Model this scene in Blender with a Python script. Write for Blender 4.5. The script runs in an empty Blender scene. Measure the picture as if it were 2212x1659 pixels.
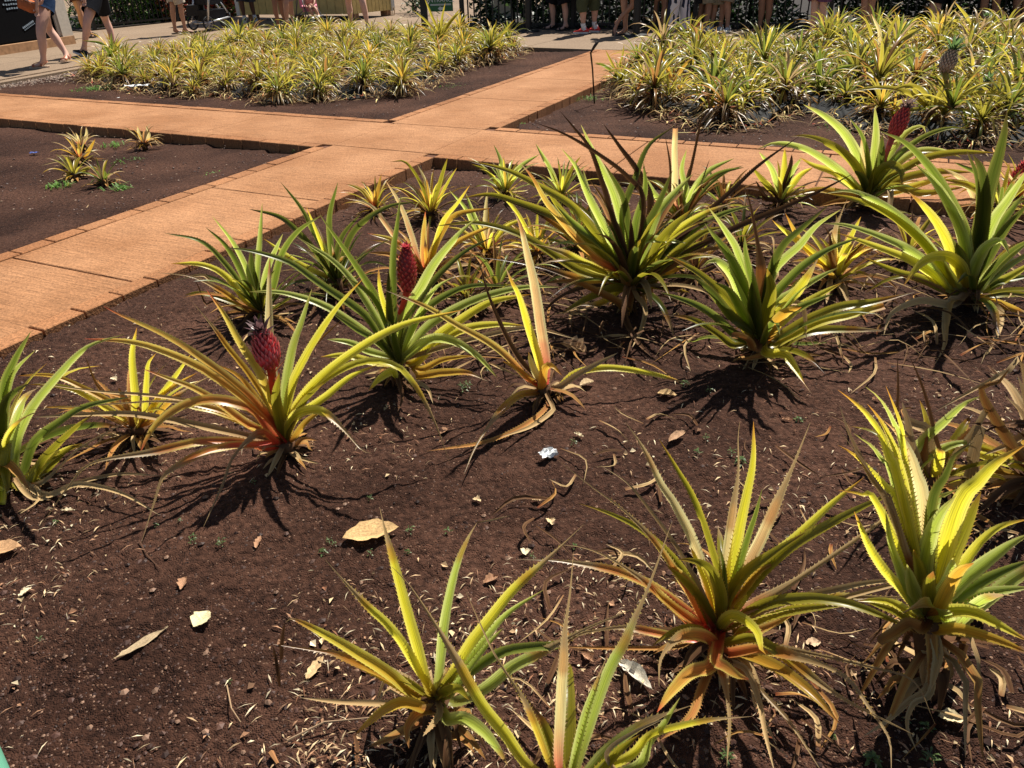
import bpy, bmesh, math, random
import numpy as np
from mathutils import Vector, Matrix
random.seed(7); rng = np.random.default_rng(7)
C = bpy.context.scene.collection
SC = bpy.context.scene
# ---------------------------------------------------------------- camera
F0 = 1662.0; CX = 1106.0; CY = 829.5; CAMH = 1.42
PITCH = math.radians(29.64); ROLL = math.radians(1.9)
fw = Vector((0, math.cos(PITCH), -math.sin(PITCH)))
r0 = Vector((1, 0, 0)); u0 = r0.cross(fw)
rt = r0*math.cos(ROLL) - u0*math.sin(ROLL)
up = r0*math.sin(ROLL) + u0*math.cos(ROLL)
cam_data = bpy.data.cameras.new('camera'); cam = bpy.data.objects.new('camera', cam_data); C.objects.link(cam)
cam_data.sensor_width = 36; cam_data.lens = F0/2212*36; cam_data.clip_end = 500; cam_data.clip_start = 0.02
M = Matrix((rt, up, -fw)).transposed().to_4x4(); M.translation = Vector((0, 0, CAMH)); cam.matrix_world = M
SC.camera = cam
# ---------------------------------------------------------------- sky and sun
SUN_EL = math.radians(57); SUN_AZ = math.radians(57)      # azimuth counted from +x
sdir = Vector((math.cos(SUN_AZ)*math.cos(SUN_EL), math.sin(SUN_AZ)*math.cos(SUN_EL), math.sin(SUN_EL)))
W = bpy.data.worlds.new('World'); SC.world = W; W.use_nodes = True
nt = W.node_tree; bg = nt.nodes['Background']; sky = nt.nodes.new('ShaderNodeTexSky'); sky.sky_type = 'NISHITA'
sky.sun_disc = False; sky.sun_elevation = SUN_EL; sky.sun_rotation = math.pi/2 - SUN_AZ
nt.links.new(sky.outputs[0], bg.inputs[0]); bg.inputs[1].default_value = 0.05
sl = bpy.data.lights.new('sun', 'SUN'); sl.energy = 5.0; sl.angle = math.radians(0.5); sl.color = (1, 0.95, 0.86)
so = bpy.data.objects.new('sun', sl); C.objects.link(so); so.rotation_euler = sdir.to_track_quat('Z', 'Y').to_euler()
SC.view_settings.view_transform = 'Standard'; SC.view_settings.look = 'None'
SC.view_settings.exposure = 0.8; SC.view_settings.gamma = 1
SC.cycles.max_bounces = 4; SC.cycles.diffuse_bounces = 1; SC.cycles.glossy_bounces = 2; SC.cycles.transparent_max_bounces = 4
# ---------------------------------------------------------------- measured points -> places on the ground
def ray(x, y):
    return fw*F0 + rt*(x-CX) + up*(CY-y)
def G(x, y, z=0.0):
    d = ray(x, y); k = (z-CAMH)/d.z; return Vector((0, 0, CAMH)) + d*k
def P(x, y, Y):
    d = ray(x, y); k = Y/d.y; return Vector((0, 0, CAMH)) + d*k
def depth(p): return (p-Vector((0, 0, CAMH))).dot(fw)
# ---------------------------------------------------------------- helpers
def tag(o, label=None, cat=None, group=None, kind=None):
    if label: o['label'] = label
    if cat: o['category'] = cat
    if group: o['group'] = group
    if kind: o['kind'] = kind
    return o
def empty(name, loc, label, cat, group=None):
    o = bpy.data.objects.new(name, None); C.objects.link(o); o.location = loc; o.empty_display_size = .05
    return tag(o, label, cat, group)
class MB:
    def __init__(s): s.v = []; s.f = []; s.c = []; s.uv = []; s.mi = []; s.anyc = False; s.cur = (1, 1, 1); s.m = 0
    def vert(s, p, c=None, uv=(0, 0)):
        s.v.append((p[0], p[1], p[2])); s.c.append(c if c is not None else s.cur); s.uv.append(uv); return len(s.v)-1
    def face(s, *i): s.f.append(i); s.mi.append(s.m)
    def box(s, cx, cy, cz, sx, sy, sz, M=None):
        b = len(s.v)
        for dz in (-1, 1):
            for dy in (-1, 1):
                for dx in (-1, 1):
                    p = Vector((cx+dx*sx/2, cy+dy*sy/2, cz+dz*sz/2)); s.vert(M @ p if M else p)
        for q in ((0,2,3,1),(4,5,7,6),(0,1,5,4),(2,6,7,3),(0,4,6,2),(1,3,7,5)): s.face(*[b+i for i in q])
    def tube(s, pts, r, n=8, cap=True):
        pts = [Vector(p) for p in pts]; rs = r if isinstance(r, (list, tuple)) else [r]*len(pts)
        prev = None; rings = []
        for i, p in enumerate(pts):
            t = (pts[min(i+1, len(pts)-1)] - pts[max(i-1, 0)]).normalized()
            a = (prev - t*prev.dot(t)) if prev is not None else t.orthogonal()
            if a.length < 1e-5: a = t.orthogonal()
            a.normalize(); b = t.cross(a); prev = a
            rings.append([s.vert(p + (a*math.cos(2*math.pi*k/n) + b*math.sin(2*math.pi*k/n))*rs[i]) for k in range(n)])
        for A, B in zip(rings, rings[1:]):
            for k in range(n): s.face(A[k], A[(k+1) % n], B[(k+1) % n], B[k])
        if cap: s.face(*rings[0][::-1]); s.face(*rings[-1])
    def rings(s, rs, cap=True):
        R = [[s.vert(p) for p in r] for r in rs]; n = len(R[0])
        for A, B in zip(R, R[1:]):
            for k in range(n): s.face(A[k], A[(k+1) % n], B[(k+1) % n], B[k])
        if cap: s.face(*R[0][::-1]); s.face(*R[-1])
    def build(s, name, mats, parent=None, smooth=False, origin=None):
        me = bpy.data.meshes.new(name)
        v = np.array(s.v, dtype=np.float32)
        if origin is not None: v = v - np.array(origin, dtype=np.float32)
        me.from_pydata(v.tolist(), [], s.f)
        if not isinstance(mats, (list, tuple)): mats = [mats]
        for m in mats: me.materials.append(m)
        if len(mats) > 1: me.polygons.foreach_set('material_index', s.mi)
        ca = me.color_attributes.new('Col', 'FLOAT_COLOR', 'POINT')
        c = np.ones((len(s.v), 4), dtype=np.float32); c[:, :3] = np.array([x[:3] for x in s.c]); ca.data.foreach_set('color', c.ravel())
        uvl = me.uv_layers.new(name='UVMap'); li = np.empty(len(me.loops), dtype=np.int32); me.loops.foreach_get('vertex_index', li)
        uvl.data.foreach_set('uv', np.array(s.uv, dtype=np.float32)[li].ravel())
        if smooth: me.polygons.foreach_set('use_smooth', [True]*len(me.polygons))
        me.update()
        o = bpy.data.objects.new(name, me); C.objects.link(o)
        if parent is not None:
            o.parent = parent
            o.location = (0, 0, 0) if origin is not None else -Vector(parent.location)
        elif origin is not None: o.location = origin
        return o
# parent chains are built with world coordinates: thing at loc L, part mesh in world coords with location -L
def sub(o, parent):        # third level: parent already sits at the world origin frame of its thing
    o.parent = parent; o.location = (0, 0, 0); return o
def lerp(a, b, t): return tuple(a[i]+(b[i]-a[i])*t for i in range(3))
# ---------------------------------------------------------------- materials
def mat(name, col=(.5,.5,.5), rough=.7, spec=.3, vcol=False, noise=0, nscale=20, bump=0, bscale=80, metal=0, trans=0, streak=False):
    m = bpy.data.materials.new(name); m.use_nodes = True; n = m.node_tree.nodes; l = m.node_tree.links
    b = n['Principled BSDF']; b.inputs['Roughness'].default_value = rough; b.inputs['Specular IOR Level'].default_value = spec
    b.inputs['Metallic'].default_value = metal
    if vcol:
        a = n.new('ShaderNodeVertexColor'); a.layer_name = 'Col'; src = a.outputs[0]
    else:
        a = n.new('ShaderNodeRGB'); a.outputs[0].default_value = (*col, 1); src = a.outputs[0]
    if noise:
        tc = n.new('ShaderNodeTexCoord'); nz = n.new('ShaderNodeTexNoise'); nz.inputs['Scale'].default_value = nscale; nz.inputs['Detail'].default_value = 5
        if streak:
            mp = n.new('ShaderNodeMapping'); mp.inputs['Scale'].default_value = (26, 9, 1); l.new(tc.outputs['UV'], mp.inputs[0]); l.new(mp.outputs[0], nz.inputs[0])
        else: l.new(tc.outputs['Object'], nz.inputs[0])
        mr = n.new('ShaderNodeMapRange'); mr.inputs[1].default_value = .3; mr.inputs[2].default_value = .7
        mr.inputs[3].default_value = 1-noise; mr.inputs[4].default_value = 1+noise; l.new(nz.outputs[0], mr.inputs[0])
        mx = n.new('ShaderNodeVectorMath'); mx.operation = 'SCALE'; l.new(src, mx.inputs[0]); l.new(mr.outputs[0], mx.inputs['Scale']); src = mx.outputs[0]
    l.new(src, b.inputs['Base Color'])
    if bump:
        tc2 = n.new('ShaderNodeTexCoord'); nb = n.new('ShaderNodeTexNoise'); nb.inputs['Scale'].default_value = bscale; nb.inputs['Detail'].default_value = 4
        l.new(tc2.outputs['Object'], nb.inputs[0]); bp = n.new('ShaderNodeBump'); bp.inputs['Strength'].default_value = bump; bp.inputs['Distance'].default_value = .01
        l.new(nb.outputs[0], bp.inputs['Height']); l.new(bp.outputs[0], b.inputs['Normal'])
    if trans:
        t = n.new('ShaderNodeBsdfTranslucent'); l.new(src, t.inputs[0]); ms = n.new('ShaderNodeMixShader'); ms.inputs[0].default_value = trans
        out = n['Material Output']; l.new(b.outputs[0], ms.inputs[1]); l.new(t.outputs[0], ms.inputs[2]); l.new(ms.outputs[0], out.inputs[0])
    return m
LEAF = mat('pineapple_leaf', vcol=True, rough=.33, spec=.5, noise=.38, nscale=1.0, streak=True, trans=.58)
DEADL = mat('dry_leaf', vcol=True, rough=.75, spec=.15, noise=.35, nscale=1.0, streak=True, trans=.15)
FOL = mat('green_foliage', vcol=True, rough=.45, spec=.4, noise=.2, nscale=6, trans=.35)
VC = mat('painted', vcol=True, rough=.6, spec=.25, noise=.12, nscale=30)
SKIN = mat('skin', vcol=True, rough=.5, spec=.3, noise=.06, nscale=12)
CLOTH = mat('cloth', vcol=True, rough=.9, spec=.1, noise=.18, nscale=25, bump=.4, bscale=60)
RUB = mat('rubber', vcol=True, rough=.7, spec=.3)
METAL = mat('brushed_metal', vcol=True, rough=.35, spec=.5, metal=.7)
FRUIT = mat('fruit_skin', vcol=True, rough=.45, spec=.4, noise=.25, nscale=60)
# ================================================================ SETTING
TH = math.radians(63.4); A_ = Vector((math.cos(TH), math.sin(TH), 0)); B_ = Vector((math.sin(TH), -math.cos(TH), 0))
def AB(a, b, z=0.0): return A_*a + B_*b + Vector((0, 0, z))
def vnoise(x, y, seed):
    xi = np.floor(x).astype(np.int64); yi = np.floor(y).astype(np.int64); xf = x-xi; yf = y-yi
    def h(i, j):
        n = (i*374761393 + j*668265263 + seed*974634777) & 0xffffffff
        n = ((n ^ (n >> 13))*1274126177) & 0xffffffff
        return ((n ^ (n >> 16)) & 0xffff)/65535.0
    u = xf*xf*(3-2*xf); v = yf*yf*(3-2*yf)
    return (h(xi,yi)*(1-u)+h(xi+1,yi)*u)*(1-v) + (h(xi,yi+1)*(1-u)+h(xi+1,yi+1)*u)*v
def relief(x, y):
    z = (vnoise(x*1.3, y*1.3, 1)-.5)*.03 + (vnoise(x*5, y*5, 2)-.5)*.014 + (vnoise(x*16, y*16, 3)-.5)*.010
    z = z + np.maximum(vnoise(x*42, y*42, 4)-.45, 0)*.016 + (vnoise(x*85, y*85, 5)-.5)*.006
    a = x*A_.x + y*A_.y; b = x*B_.x + y*B_.y
    k = np.exp(-(np.maximum(0, -4.21-b)/.5)**2)*(b < -3.6) + np.exp(-(np.maximum(0, b+3.10)/.45)**2)*(b > -3.7)*np.clip((4.6-a)/1.6, 0, 1)
    k = np.clip(k + np.exp(-(np.maximum(0, a-6.11)/.5)**2)*(a > 5.6), 0, 1)*(1-np.exp(-(np.maximum(0, 5.0-a)/.35)**2)*(a < 5.0))
    inpath = ((a > 4.98) & (a < 6.13)) | ((b > -4.23) & (b < -3.08))
    return np.where(inpath, -.02, z*(1-k*.4) - .004 + k*.046)
def soil_z(x, y):
    return float(relief(np.array([x]), np.array([y]))[0])
def axis(lo, hi, step, far_lo, far_hi):
    a = list(np.arange(lo, hi, step)); s = step; p = a[-1]
    while p < far_hi: s *= 1.09; p += s; a.append(p)
    s = step; p = a[0]; b = []
    while p > far_lo: s *= 1.09; p -= s; b.append(p)
    return np.array(b[::-1]+a)
xs = axis(-1.7, 2.3, .0115, -90, 90); ys = axis(.35, 3.6, .0115, -60, 160)
X, Y = np.meshgrid(xs, ys); Z = relief(X, Y)
soil = bpy.data.meshes.new('soil'); nx, ny = len(xs), len(ys)
Vv = np.stack([X.ravel(), Y.ravel(), Z.ravel()], 1).astype(np.float32)
idx = np.arange(nx*ny).reshape(ny, nx); Q = np.stack([idx[:-1,:-1], idx[:-1,1:], idx[1:,1:], idx[1:,:-1]], -1).reshape(-1, 4)
soil.vertices.add(len(Vv)); soil.vertices.foreach_set('co', Vv.ravel()); soil.loops.add(Q.size); soil.loops.foreach_set('vertex_index', Q.ravel().astype(np.int32))
soil.polygons.add(len(Q)); soil.polygons.foreach_set('loop_start', np.arange(0, Q.size, 4, dtype=np.int32)); soil.update(calc_edges=True)
soil.polygons.foreach_set('use_smooth', [True]*len(Q))
def soil_mat():
    m = bpy.data.materials.new('red_soil'); m.use_nodes = True; n = m.node_tree.nodes; l = m.node_tree.links; b = n['Principled BSDF']
    b.inputs['Roughness'].default_value = .95; b.inputs['Specular IOR Level'].default_value = .12
    tc = n.new('ShaderNodeTexCoord')
    n1 = n.new('ShaderNodeTexNoise'); n1.inputs['Scale'].default_value = 1.2; n1.inputs['Detail'].default_value = 6
    n2 = n.new('ShaderNodeTexNoise'); n2.inputs['Scale'].default_value = 55; n2.inputs['Detail'].default_value = 5
    v1 = n.new('ShaderNodeTexVoronoi'); v1.inputs['Scale'].default_value = 240
    v2 = n.new('ShaderNodeTexVoronoi'); v2.inputs['Scale'].default_value = 75
    for q in (n1, n2, v1, v2): l.new(tc.outputs['Object'], q.inputs['Vector'])
    r1 = n.new('ShaderNodeValToRGB'); e = r1.color_ramp.elements; e[0].position = .35; e[0].color = (.026,.0115,.0072,1); e[1].position = .68; e[1].color = (.076,.037,.024,1)
    l.new(n1.outputs[0], r1.inputs[0])
    r2 = n.new('ShaderNodeValToRGB'); e = r2.color_ramp.elements; e[0].position = .3; e[0].color = (.5,.46,.45,1); e[1].position = .7; e[1].color = (1.7,1.65,1.6,1)
    l.new(n2.outputs[0], r2.inputs[0])
    mx = n.new('ShaderNodeMix'); mx.data_type = 'RGBA'; mx.blend_type = 'MULTIPLY'; mx.inputs[0].default_value = 1
    l.new(r1.outputs[0], mx.inputs[6]); l.new(r2.outputs[0], mx.inputs[7])
    # a few grains of pale grit
    r3 = n.new('ShaderNodeValToRGB'); e = r3.color_ramp.elements; e[0].position = .975; e[0].color = (0,0,0,1); e[1].position = .985; e[1].color = (1,1,1,1)
    sp = n.new('ShaderNodeSeparateColor'); l.new(v1.outputs['Color'], sp.inputs[0]); l.new(sp.outputs[0], r3.inputs[0])
    m3 = n.new('ShaderNodeMix'); m3.data_type = 'RGBA'; l.new(r3.outputs[0], m3.inputs[0]); l.new(mx.outputs[2], m3.inputs[6]); m3.inputs[7].default_value = (.15,.085,.055,1)
    l.new(m3.outputs[2], b.inputs['Base Color'])
    ad = n.new('ShaderNodeMath'); ad.operation = 'ADD'; l.new(v1.outputs[0], ad.inputs[0]); l.new(v2.outputs[0], ad.inputs[1])
    ad2 = n.new('ShaderNodeMath'); ad2.operation = 'ADD'; l.new(ad.outputs[0], ad2.inputs[0]); l.new(n2.outputs[0], ad2.inputs[1])
    bp = n.new('ShaderNodeBump'); bp.inputs['Strength'].default_value = .9; bp.inputs['Distance'].default_value = .006; bp.invert = True
    l.new(ad2.outputs[0], bp.inputs['Height']); l.new(bp.outputs[0], b.inputs['Normal'])
    return m
soil.materials.append(soil_mat())
so_ = bpy.data.objects.new('soil', soil); C.objects.link(so_); tag(so_, 'dark red brown bare soil of the pineapple beds', 'soil', kind='structure')

def path_mat(name, c0, c1, broom=True, scale=1.0):
    m = bpy.data.materials.new(name); m.use_nodes = True; n = m.node_tree.nodes; l = m.node_tree.links; b = n['Principled BSDF']
    b.inputs['Roughness'].default_value = .9; b.inputs['Specular IOR Level'].default_value = .15
    tc = n.new('ShaderNodeTexCoord'); vc = n.new('ShaderNodeVertexColor'); vc.layer_name = 'Col'
    n1 = n.new('ShaderNodeTexNoise'); n1.inputs['Scale'].default_value = 1.4*scale; n1.inputs['Detail'].default_value = 7; l.new(tc.outputs['Object'], n1.inputs[0])
    r = n.new('ShaderNodeValToRGB'); e = r.color_ramp.elements; e[0].position = .36; e[0].color = (*c0,1); e[1].position = .64; e[1].color = (*c1,1); l.new(n1.outputs[0], r.inputs[0])
    mp = n.new('ShaderNodeMapping'); mp.inputs['Rotation'].default_value = (0,0,-TH); l.new(tc.outputs['Object'], mp.inputs[0])
    mp2 = n.new('ShaderNodeMapping'); mp2.inputs['Scale'].default_value = (75, 3.5, 1) if broom else (60, 60, 1); l.new(mp.outputs[0], mp2.inputs[0])
    n2 = n.new('ShaderNodeTexNoise'); n2.inputs['Scale'].default_value = 1; n2.inputs['Detail'].default_value = 4; n2.inputs['Roughness'].default_value = .65; l.new(mp2.outputs[0], n2.inputs[0])
    n3 = n.new('ShaderNodeTexNoise'); n3.inputs['Scale'].default_value = 90; n3.inputs['Detail'].default_value = 3; l.new(tc.outputs['Object'], n3.inputs[0])
    ad = n.new('ShaderNodeMath'); ad.operation = 'ADD'; l.new(n2.outputs[0], ad.inputs[0]); l.new(n3.outputs[0], ad.inputs[1])
    mr = n.new('ShaderNodeMapRange'); mr.inputs[1].default_value = .7; mr.inputs[2].default_value = 1.3; mr.inputs[3].default_value = .60; mr.inputs[4].default_value = 1.30; l.new(ad.outputs[0], mr.inputs[0])
    sc = n.new('ShaderNodeVectorMath'); sc.operation = 'SCALE'; l.new(r.outputs[0], sc.inputs[0]); l.new(mr.outputs[0], sc.inputs['Scale'])
    mu = n.new('ShaderNodeVectorMath'); mu.operation = 'MULTIPLY'; l.new(sc.outputs[0], mu.inputs[0]); l.new(vc.outputs[0], mu.inputs[1]); l.new(mu.outputs[0], b.inputs['Base Color'])
    bp = n.new('ShaderNodeBump'); bp.inputs['Strength'].default_value = .9; bp.inputs['Distance'].default_value = .006; l.new(ad.outputs[0], bp.inputs['Height']); l.new(bp.outputs[0], b.inputs['Normal'])
    return m
PATH = path_mat('orange_concrete', (.275,.125,.054), (.375,.187,.090))
BRICK = path_mat('orange_brick', (.26,.112,.047), (.35,.165,.075), broom=False)
WALK = path_mat('tan_concrete', (.215,.150,.10), (.25,.178,.120), broom=False, scale=.5)
GROUT = mat('dark_joint', (.11,.045,.022), rough=.95)  # dark brown bed seen in the gaps between slabs
RT = Matrix.Rotation(TH, 4, 'Z')   # local x -> A_, local -y -> B_
def slab(mb, a0, a1, b0, b1, z0, z1, jit=0, crown=0):
    # box in path coordinates
    b = len(mb.v); k = 1+random.uniform(-jit, jit); mb.cur = (k, k, k); e = .004
    for z, s_ in ((z0, 0), (z1-e, 0), (z1, e)):
        for a, bb in ((a0+s_, b0+s_), (a1-s_, b0+s_), (a1-s_, b1-s_), (a0+s_, b1-s_)): mb.vert(AB(a, bb, z))
    for L in (0, 4):
        for i in range(4): j = (i+1) % 4; mb.face(b+L+i, b+L+4+i, b+L+4+j, b+L+j)
    mb.face(b+8, b+11, b+10, b+9)
PZ = .06
A0, A1, B0, B1 = 5.0, 6.11, -4.21, -3.10     # crossing path B in a, path A in b
ps = MB(); g = .005
for a in ((-3.5,-2.1),(-2.1,-.7),(-.7,.85),(.85,2.33),(2.33,3.77),(3.77,5.105)): slab(ps, a[0]+g, a[1]-g, B0+.105, B1-.105, -.05, PZ, .03)
slab(ps, 5.105+g, 6.02-g, B0+.105, B1-.105, -.05, PZ, .03)
for a in ((6.02,7.4),(7.4,8.8),(8.8,10.2),(10.2,11.62)): slab(ps, a[0]+g, a[1]-g, B0+.06, B1-.105, -.05, PZ, .03)
for b in ((B0+.105,-5.58),(-5.58,-6.9),(-6.9,-8.45),(-8.45,-9.9),(-9.9,-11.3),(-11.3,-12.7)): slab(ps, 5.105+g, 6.005-g, b[1]+g, b[0]-g, -.05, PZ, .03)
for b in ((B1-.105,-1.75),(-1.75,-.4),(-.4,.95),(.95,2.3),(2.3,3.7),(3.7,5.1)): slab(ps, 5.105+g, 6.005-g, b[0]+g, b[1]-g, -.05, PZ, .03)
po = ps.build('path', PATH); tag(po, 'orange concrete paths crossing between the beds', 'path', kind='structure')
js = MB(); slab(js, -3.5, 11.62, B0+.02, B1-.02, -.04, PZ-.012); slab(js, 5.02, 6.09, -12.7, 5.1, -.045, PZ-.016)
jo = js.build('path_bed', GROUT); tag(jo, 'dark mortar bed showing in the joints of the paths', 'path', kind='structure')
bs = MB()
def row_a(b0, b1, a0, a1, rz=0):
    a = a0
    while a < a1-.03:
        L = min(.2, a1-a); d = random.uniform(-.003,.003); slab(bs, a+.003, a+L-.003, b0+d, b1+d, -.05, PZ+.004+random.uniform(-.002,.002), .12); a += .203
def row_b(a0, a1, b0, b1):
    b = b0
    while b < b1-.03:
        L = min(.2, b1-b); d = random.uniform(-.003,.003); slab(bs, a0+d, a1+d, b+.003, b+L-.003, -.05, PZ+.004+random.uniform(-.002,.002), .12); b += .203
row_a(B0, B0+.1, -3.5, 5.0); row_a(B1-.1, B1, -3.5, 5.0)
row_a(B0-.03, B0+.055, 6.11, 11.62); row_a(B1-.1, B1, 6.11, 11.62)
row_b(A0, A0+.1, -12.7, B0); row_b(A1-.1, A1, -12.7, B0-.03)
row_b(A0, A0+.1, B1, 5.1); row_b(A1-.1, A1, B1, 5.1)
bo = bs.build('brick_edging', BRICK); tag(bo, 'orange brick edging along both sides of the paths', 'path', kind='structure')

# walkway: a concrete apron with the two beds cut out of its front edge, then open road behind
wk = MB()
def flat(mb, pts, z, zb=None, mi=0):
    b = len(mb.v); n = len(pts)
    for p in pts: mb.vert((p[0], p[1], z))
    mb.m = mi
    mb.face(*range(b, b+n))
    if zb is not None:
        for p in pts: mb.vert((p[0], p[1], zb))
        for i in range(n): j = (i+1) % n; mb.face(b+i, b+n+i, b+n+j, b+j)
    mb.m = 0
w0 = G(0,172,PZ); w1 = G(180,140,PZ); dl = (w1-w0).normalized(); wc = G(532,82,PZ); wf = G(1140,98,PZ); wf2 = G(1272,102.5,PZ)
dr = (wf2-wf).normalized()
wst = w0 - dl*2.2
Lm = w0 + dl*0; pr = wf + dr*16
# strip by strip so that every slab is convex
cj = [w0-dl*3.0+Vector((-.0,0,0)), wc]
nl = Vector((-dl.y, dl.x, 0))
def quadslab(p, q, off0, off1, nrm):
    flat(wk, [p+nrm*off0, q+nrm*off0, q+nrm*off1, p+nrm*off1][::-1] if nrm is nl else [p+nrm*off0, q+nrm*off0, q+nrm*off1, p+nrm*off1], PZ, -.05)
p = w0-dl*4.0; tot = (wc-p).length; k = 0
nL = 6
for i in range(nL):
    a = p + dl*(tot*i/nL + .006); b = p + dl*(tot*(i+1)/nL - .006)
    flat(wk, [a, b, b+nl*1.55, a+nl*1.55], PZ, -.05); flat(wk, [a+nl*1.562, b+nl*1.562, b+nl*3.4, a+nl*3.4], PZ, -.05)
nr = Vector((-dr.y, dr.x, 0)); tot = (pr-wc).length; nR = 11
drr = (pr-wc).normalized(); nr = Vector((-drr.y, drr.x, 0))
for i in range(nR):
    a = wc + drr*(tot*i/nR + .006); b = wc + drr*(tot*(i+1)/nR - .006)
    flat(wk, [a, b, b+nr*1.5, a+nr*1.5], PZ, -.05); flat(wk, [a+nr*1.512, b+nr*1.512, b+nr*3.3, a+nr*3.3], PZ, -.05)
wo = wk.build('walkway', WALK); tag(wo, 'wide tan concrete walkway behind the beds', 'walkway', kind='structure')
rd = MB(); far = [wc-dl*9+nl*.1, wc+nl*.1+nr*.1, pr+nr*.1, pr+nr*60+drr*30, wc+nl*60+dl*40, wc-dl*9+nl*60][::-1]
flat(rd, [(q.x, q.y) for q in far], PZ-.014, -.04)
ro = rd.build('road', WALK); tag(ro, 'pale tan paved ground beyond the walkway', 'road', kind='structure')
# ================================================================ PINEAPPLE LEAVES
KIND = {  # middle, margin, base, tip
 'G': ((.130,.180,.016), (.36,.38,.08), (.19,.19,.03), (.18,.17,.04)),
 'O': ((.220,.200,.012), (.40,.34,.04), (.26,.17,.02), (.28,.15,.02)),
 'Y': ((.47,.42,.022), (.62,.54,.10), (.36,.24,.03), (.42,.18,.03)),
 'L': ((.33,.40,.050), (.58,.60,.20), (.28,.27,.05), (.38,.33,.08)),
 'R': ((.46,.33,.040), (.58,.48,.12), (.50,.045,.03), (.50,.09,.05)),
 'K': ((.58,.44,.17), (.64,.58,.28), (.52,.06,.05), (.50,.25,.10)),
 'N': ((.42,.22,.022), (.50,.36,.06), (.30,.09,.02), (.30,.11,.02)),
 'D': ((.075,.100,.012), (.22,.22,.04), (.13,.11,.02), (.10,.07,.02)),
 'T': ((.36,.23,.10), (.46,.33,.16), (.26,.12,.05), (.36,.26,.14)),
 'B': ((.075,.033,.014), (.15,.080,.035), (.12,.05,.02), (.06,.03,.015)),
 'X': ((.30,.12,.030), (.40,.24,.07), (.20,.05,.02), (.20,.09,.03)),
}
for _k in 'GOYLRKND': KIND[_k] = tuple(tuple(min(.88, c*{'G': .95, 'O': 1.0, 'D': .85, 'L': 1.2, 'Y': 1.45}.get(_k, 1.3)) for c in q) for q in KIND[_k])
KIND['y'] = ((.40,.33,.03), (.52,.43,.08), (.14,.12,.02), (.30,.14,.03)); KIND['o'] = ((.20,.18,.015), (.36,.31,.05), (.10,.09,.015), (.25,.12,.03)); KIND['g'] = ((.10,.14,.015), (.24,.26,.05), (.07,.08,.01), (.15,.12,.03))
def catmull(pts, n):
    pts = [Vector(p) for p in pts]
    if len(pts) == 2: pts = [pts[0], (pts[0]+pts[1])/2, pts[1]]
    q = [pts[0]*2-pts[1]] + pts + [pts[-1]*2-pts[-2]]
    out = []; seg = len(pts)-1
    L = [0]
    for a, b in zip(pts, pts[1:]): L.append(L[-1]+(b-a).length)
    for i in range(n+1):
        s = L[-1]*i/n; k = 0
        while k < seg-1 and s > L[k+1]: k += 1
        d = L[k+1]-L[k]; t = (s-L[k])/d if d > 1e-9 else 0
        a, b, c, d_ = q[k], q[k+1], q[k+2], q[k+3]
        out.append(.5*((2*b)+(c-a)*t+(2*a-5*b+4*c-d_)*t*t+(3*b-a-3*c+d_)*t*t*t))
    return out, L[-1]
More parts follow.
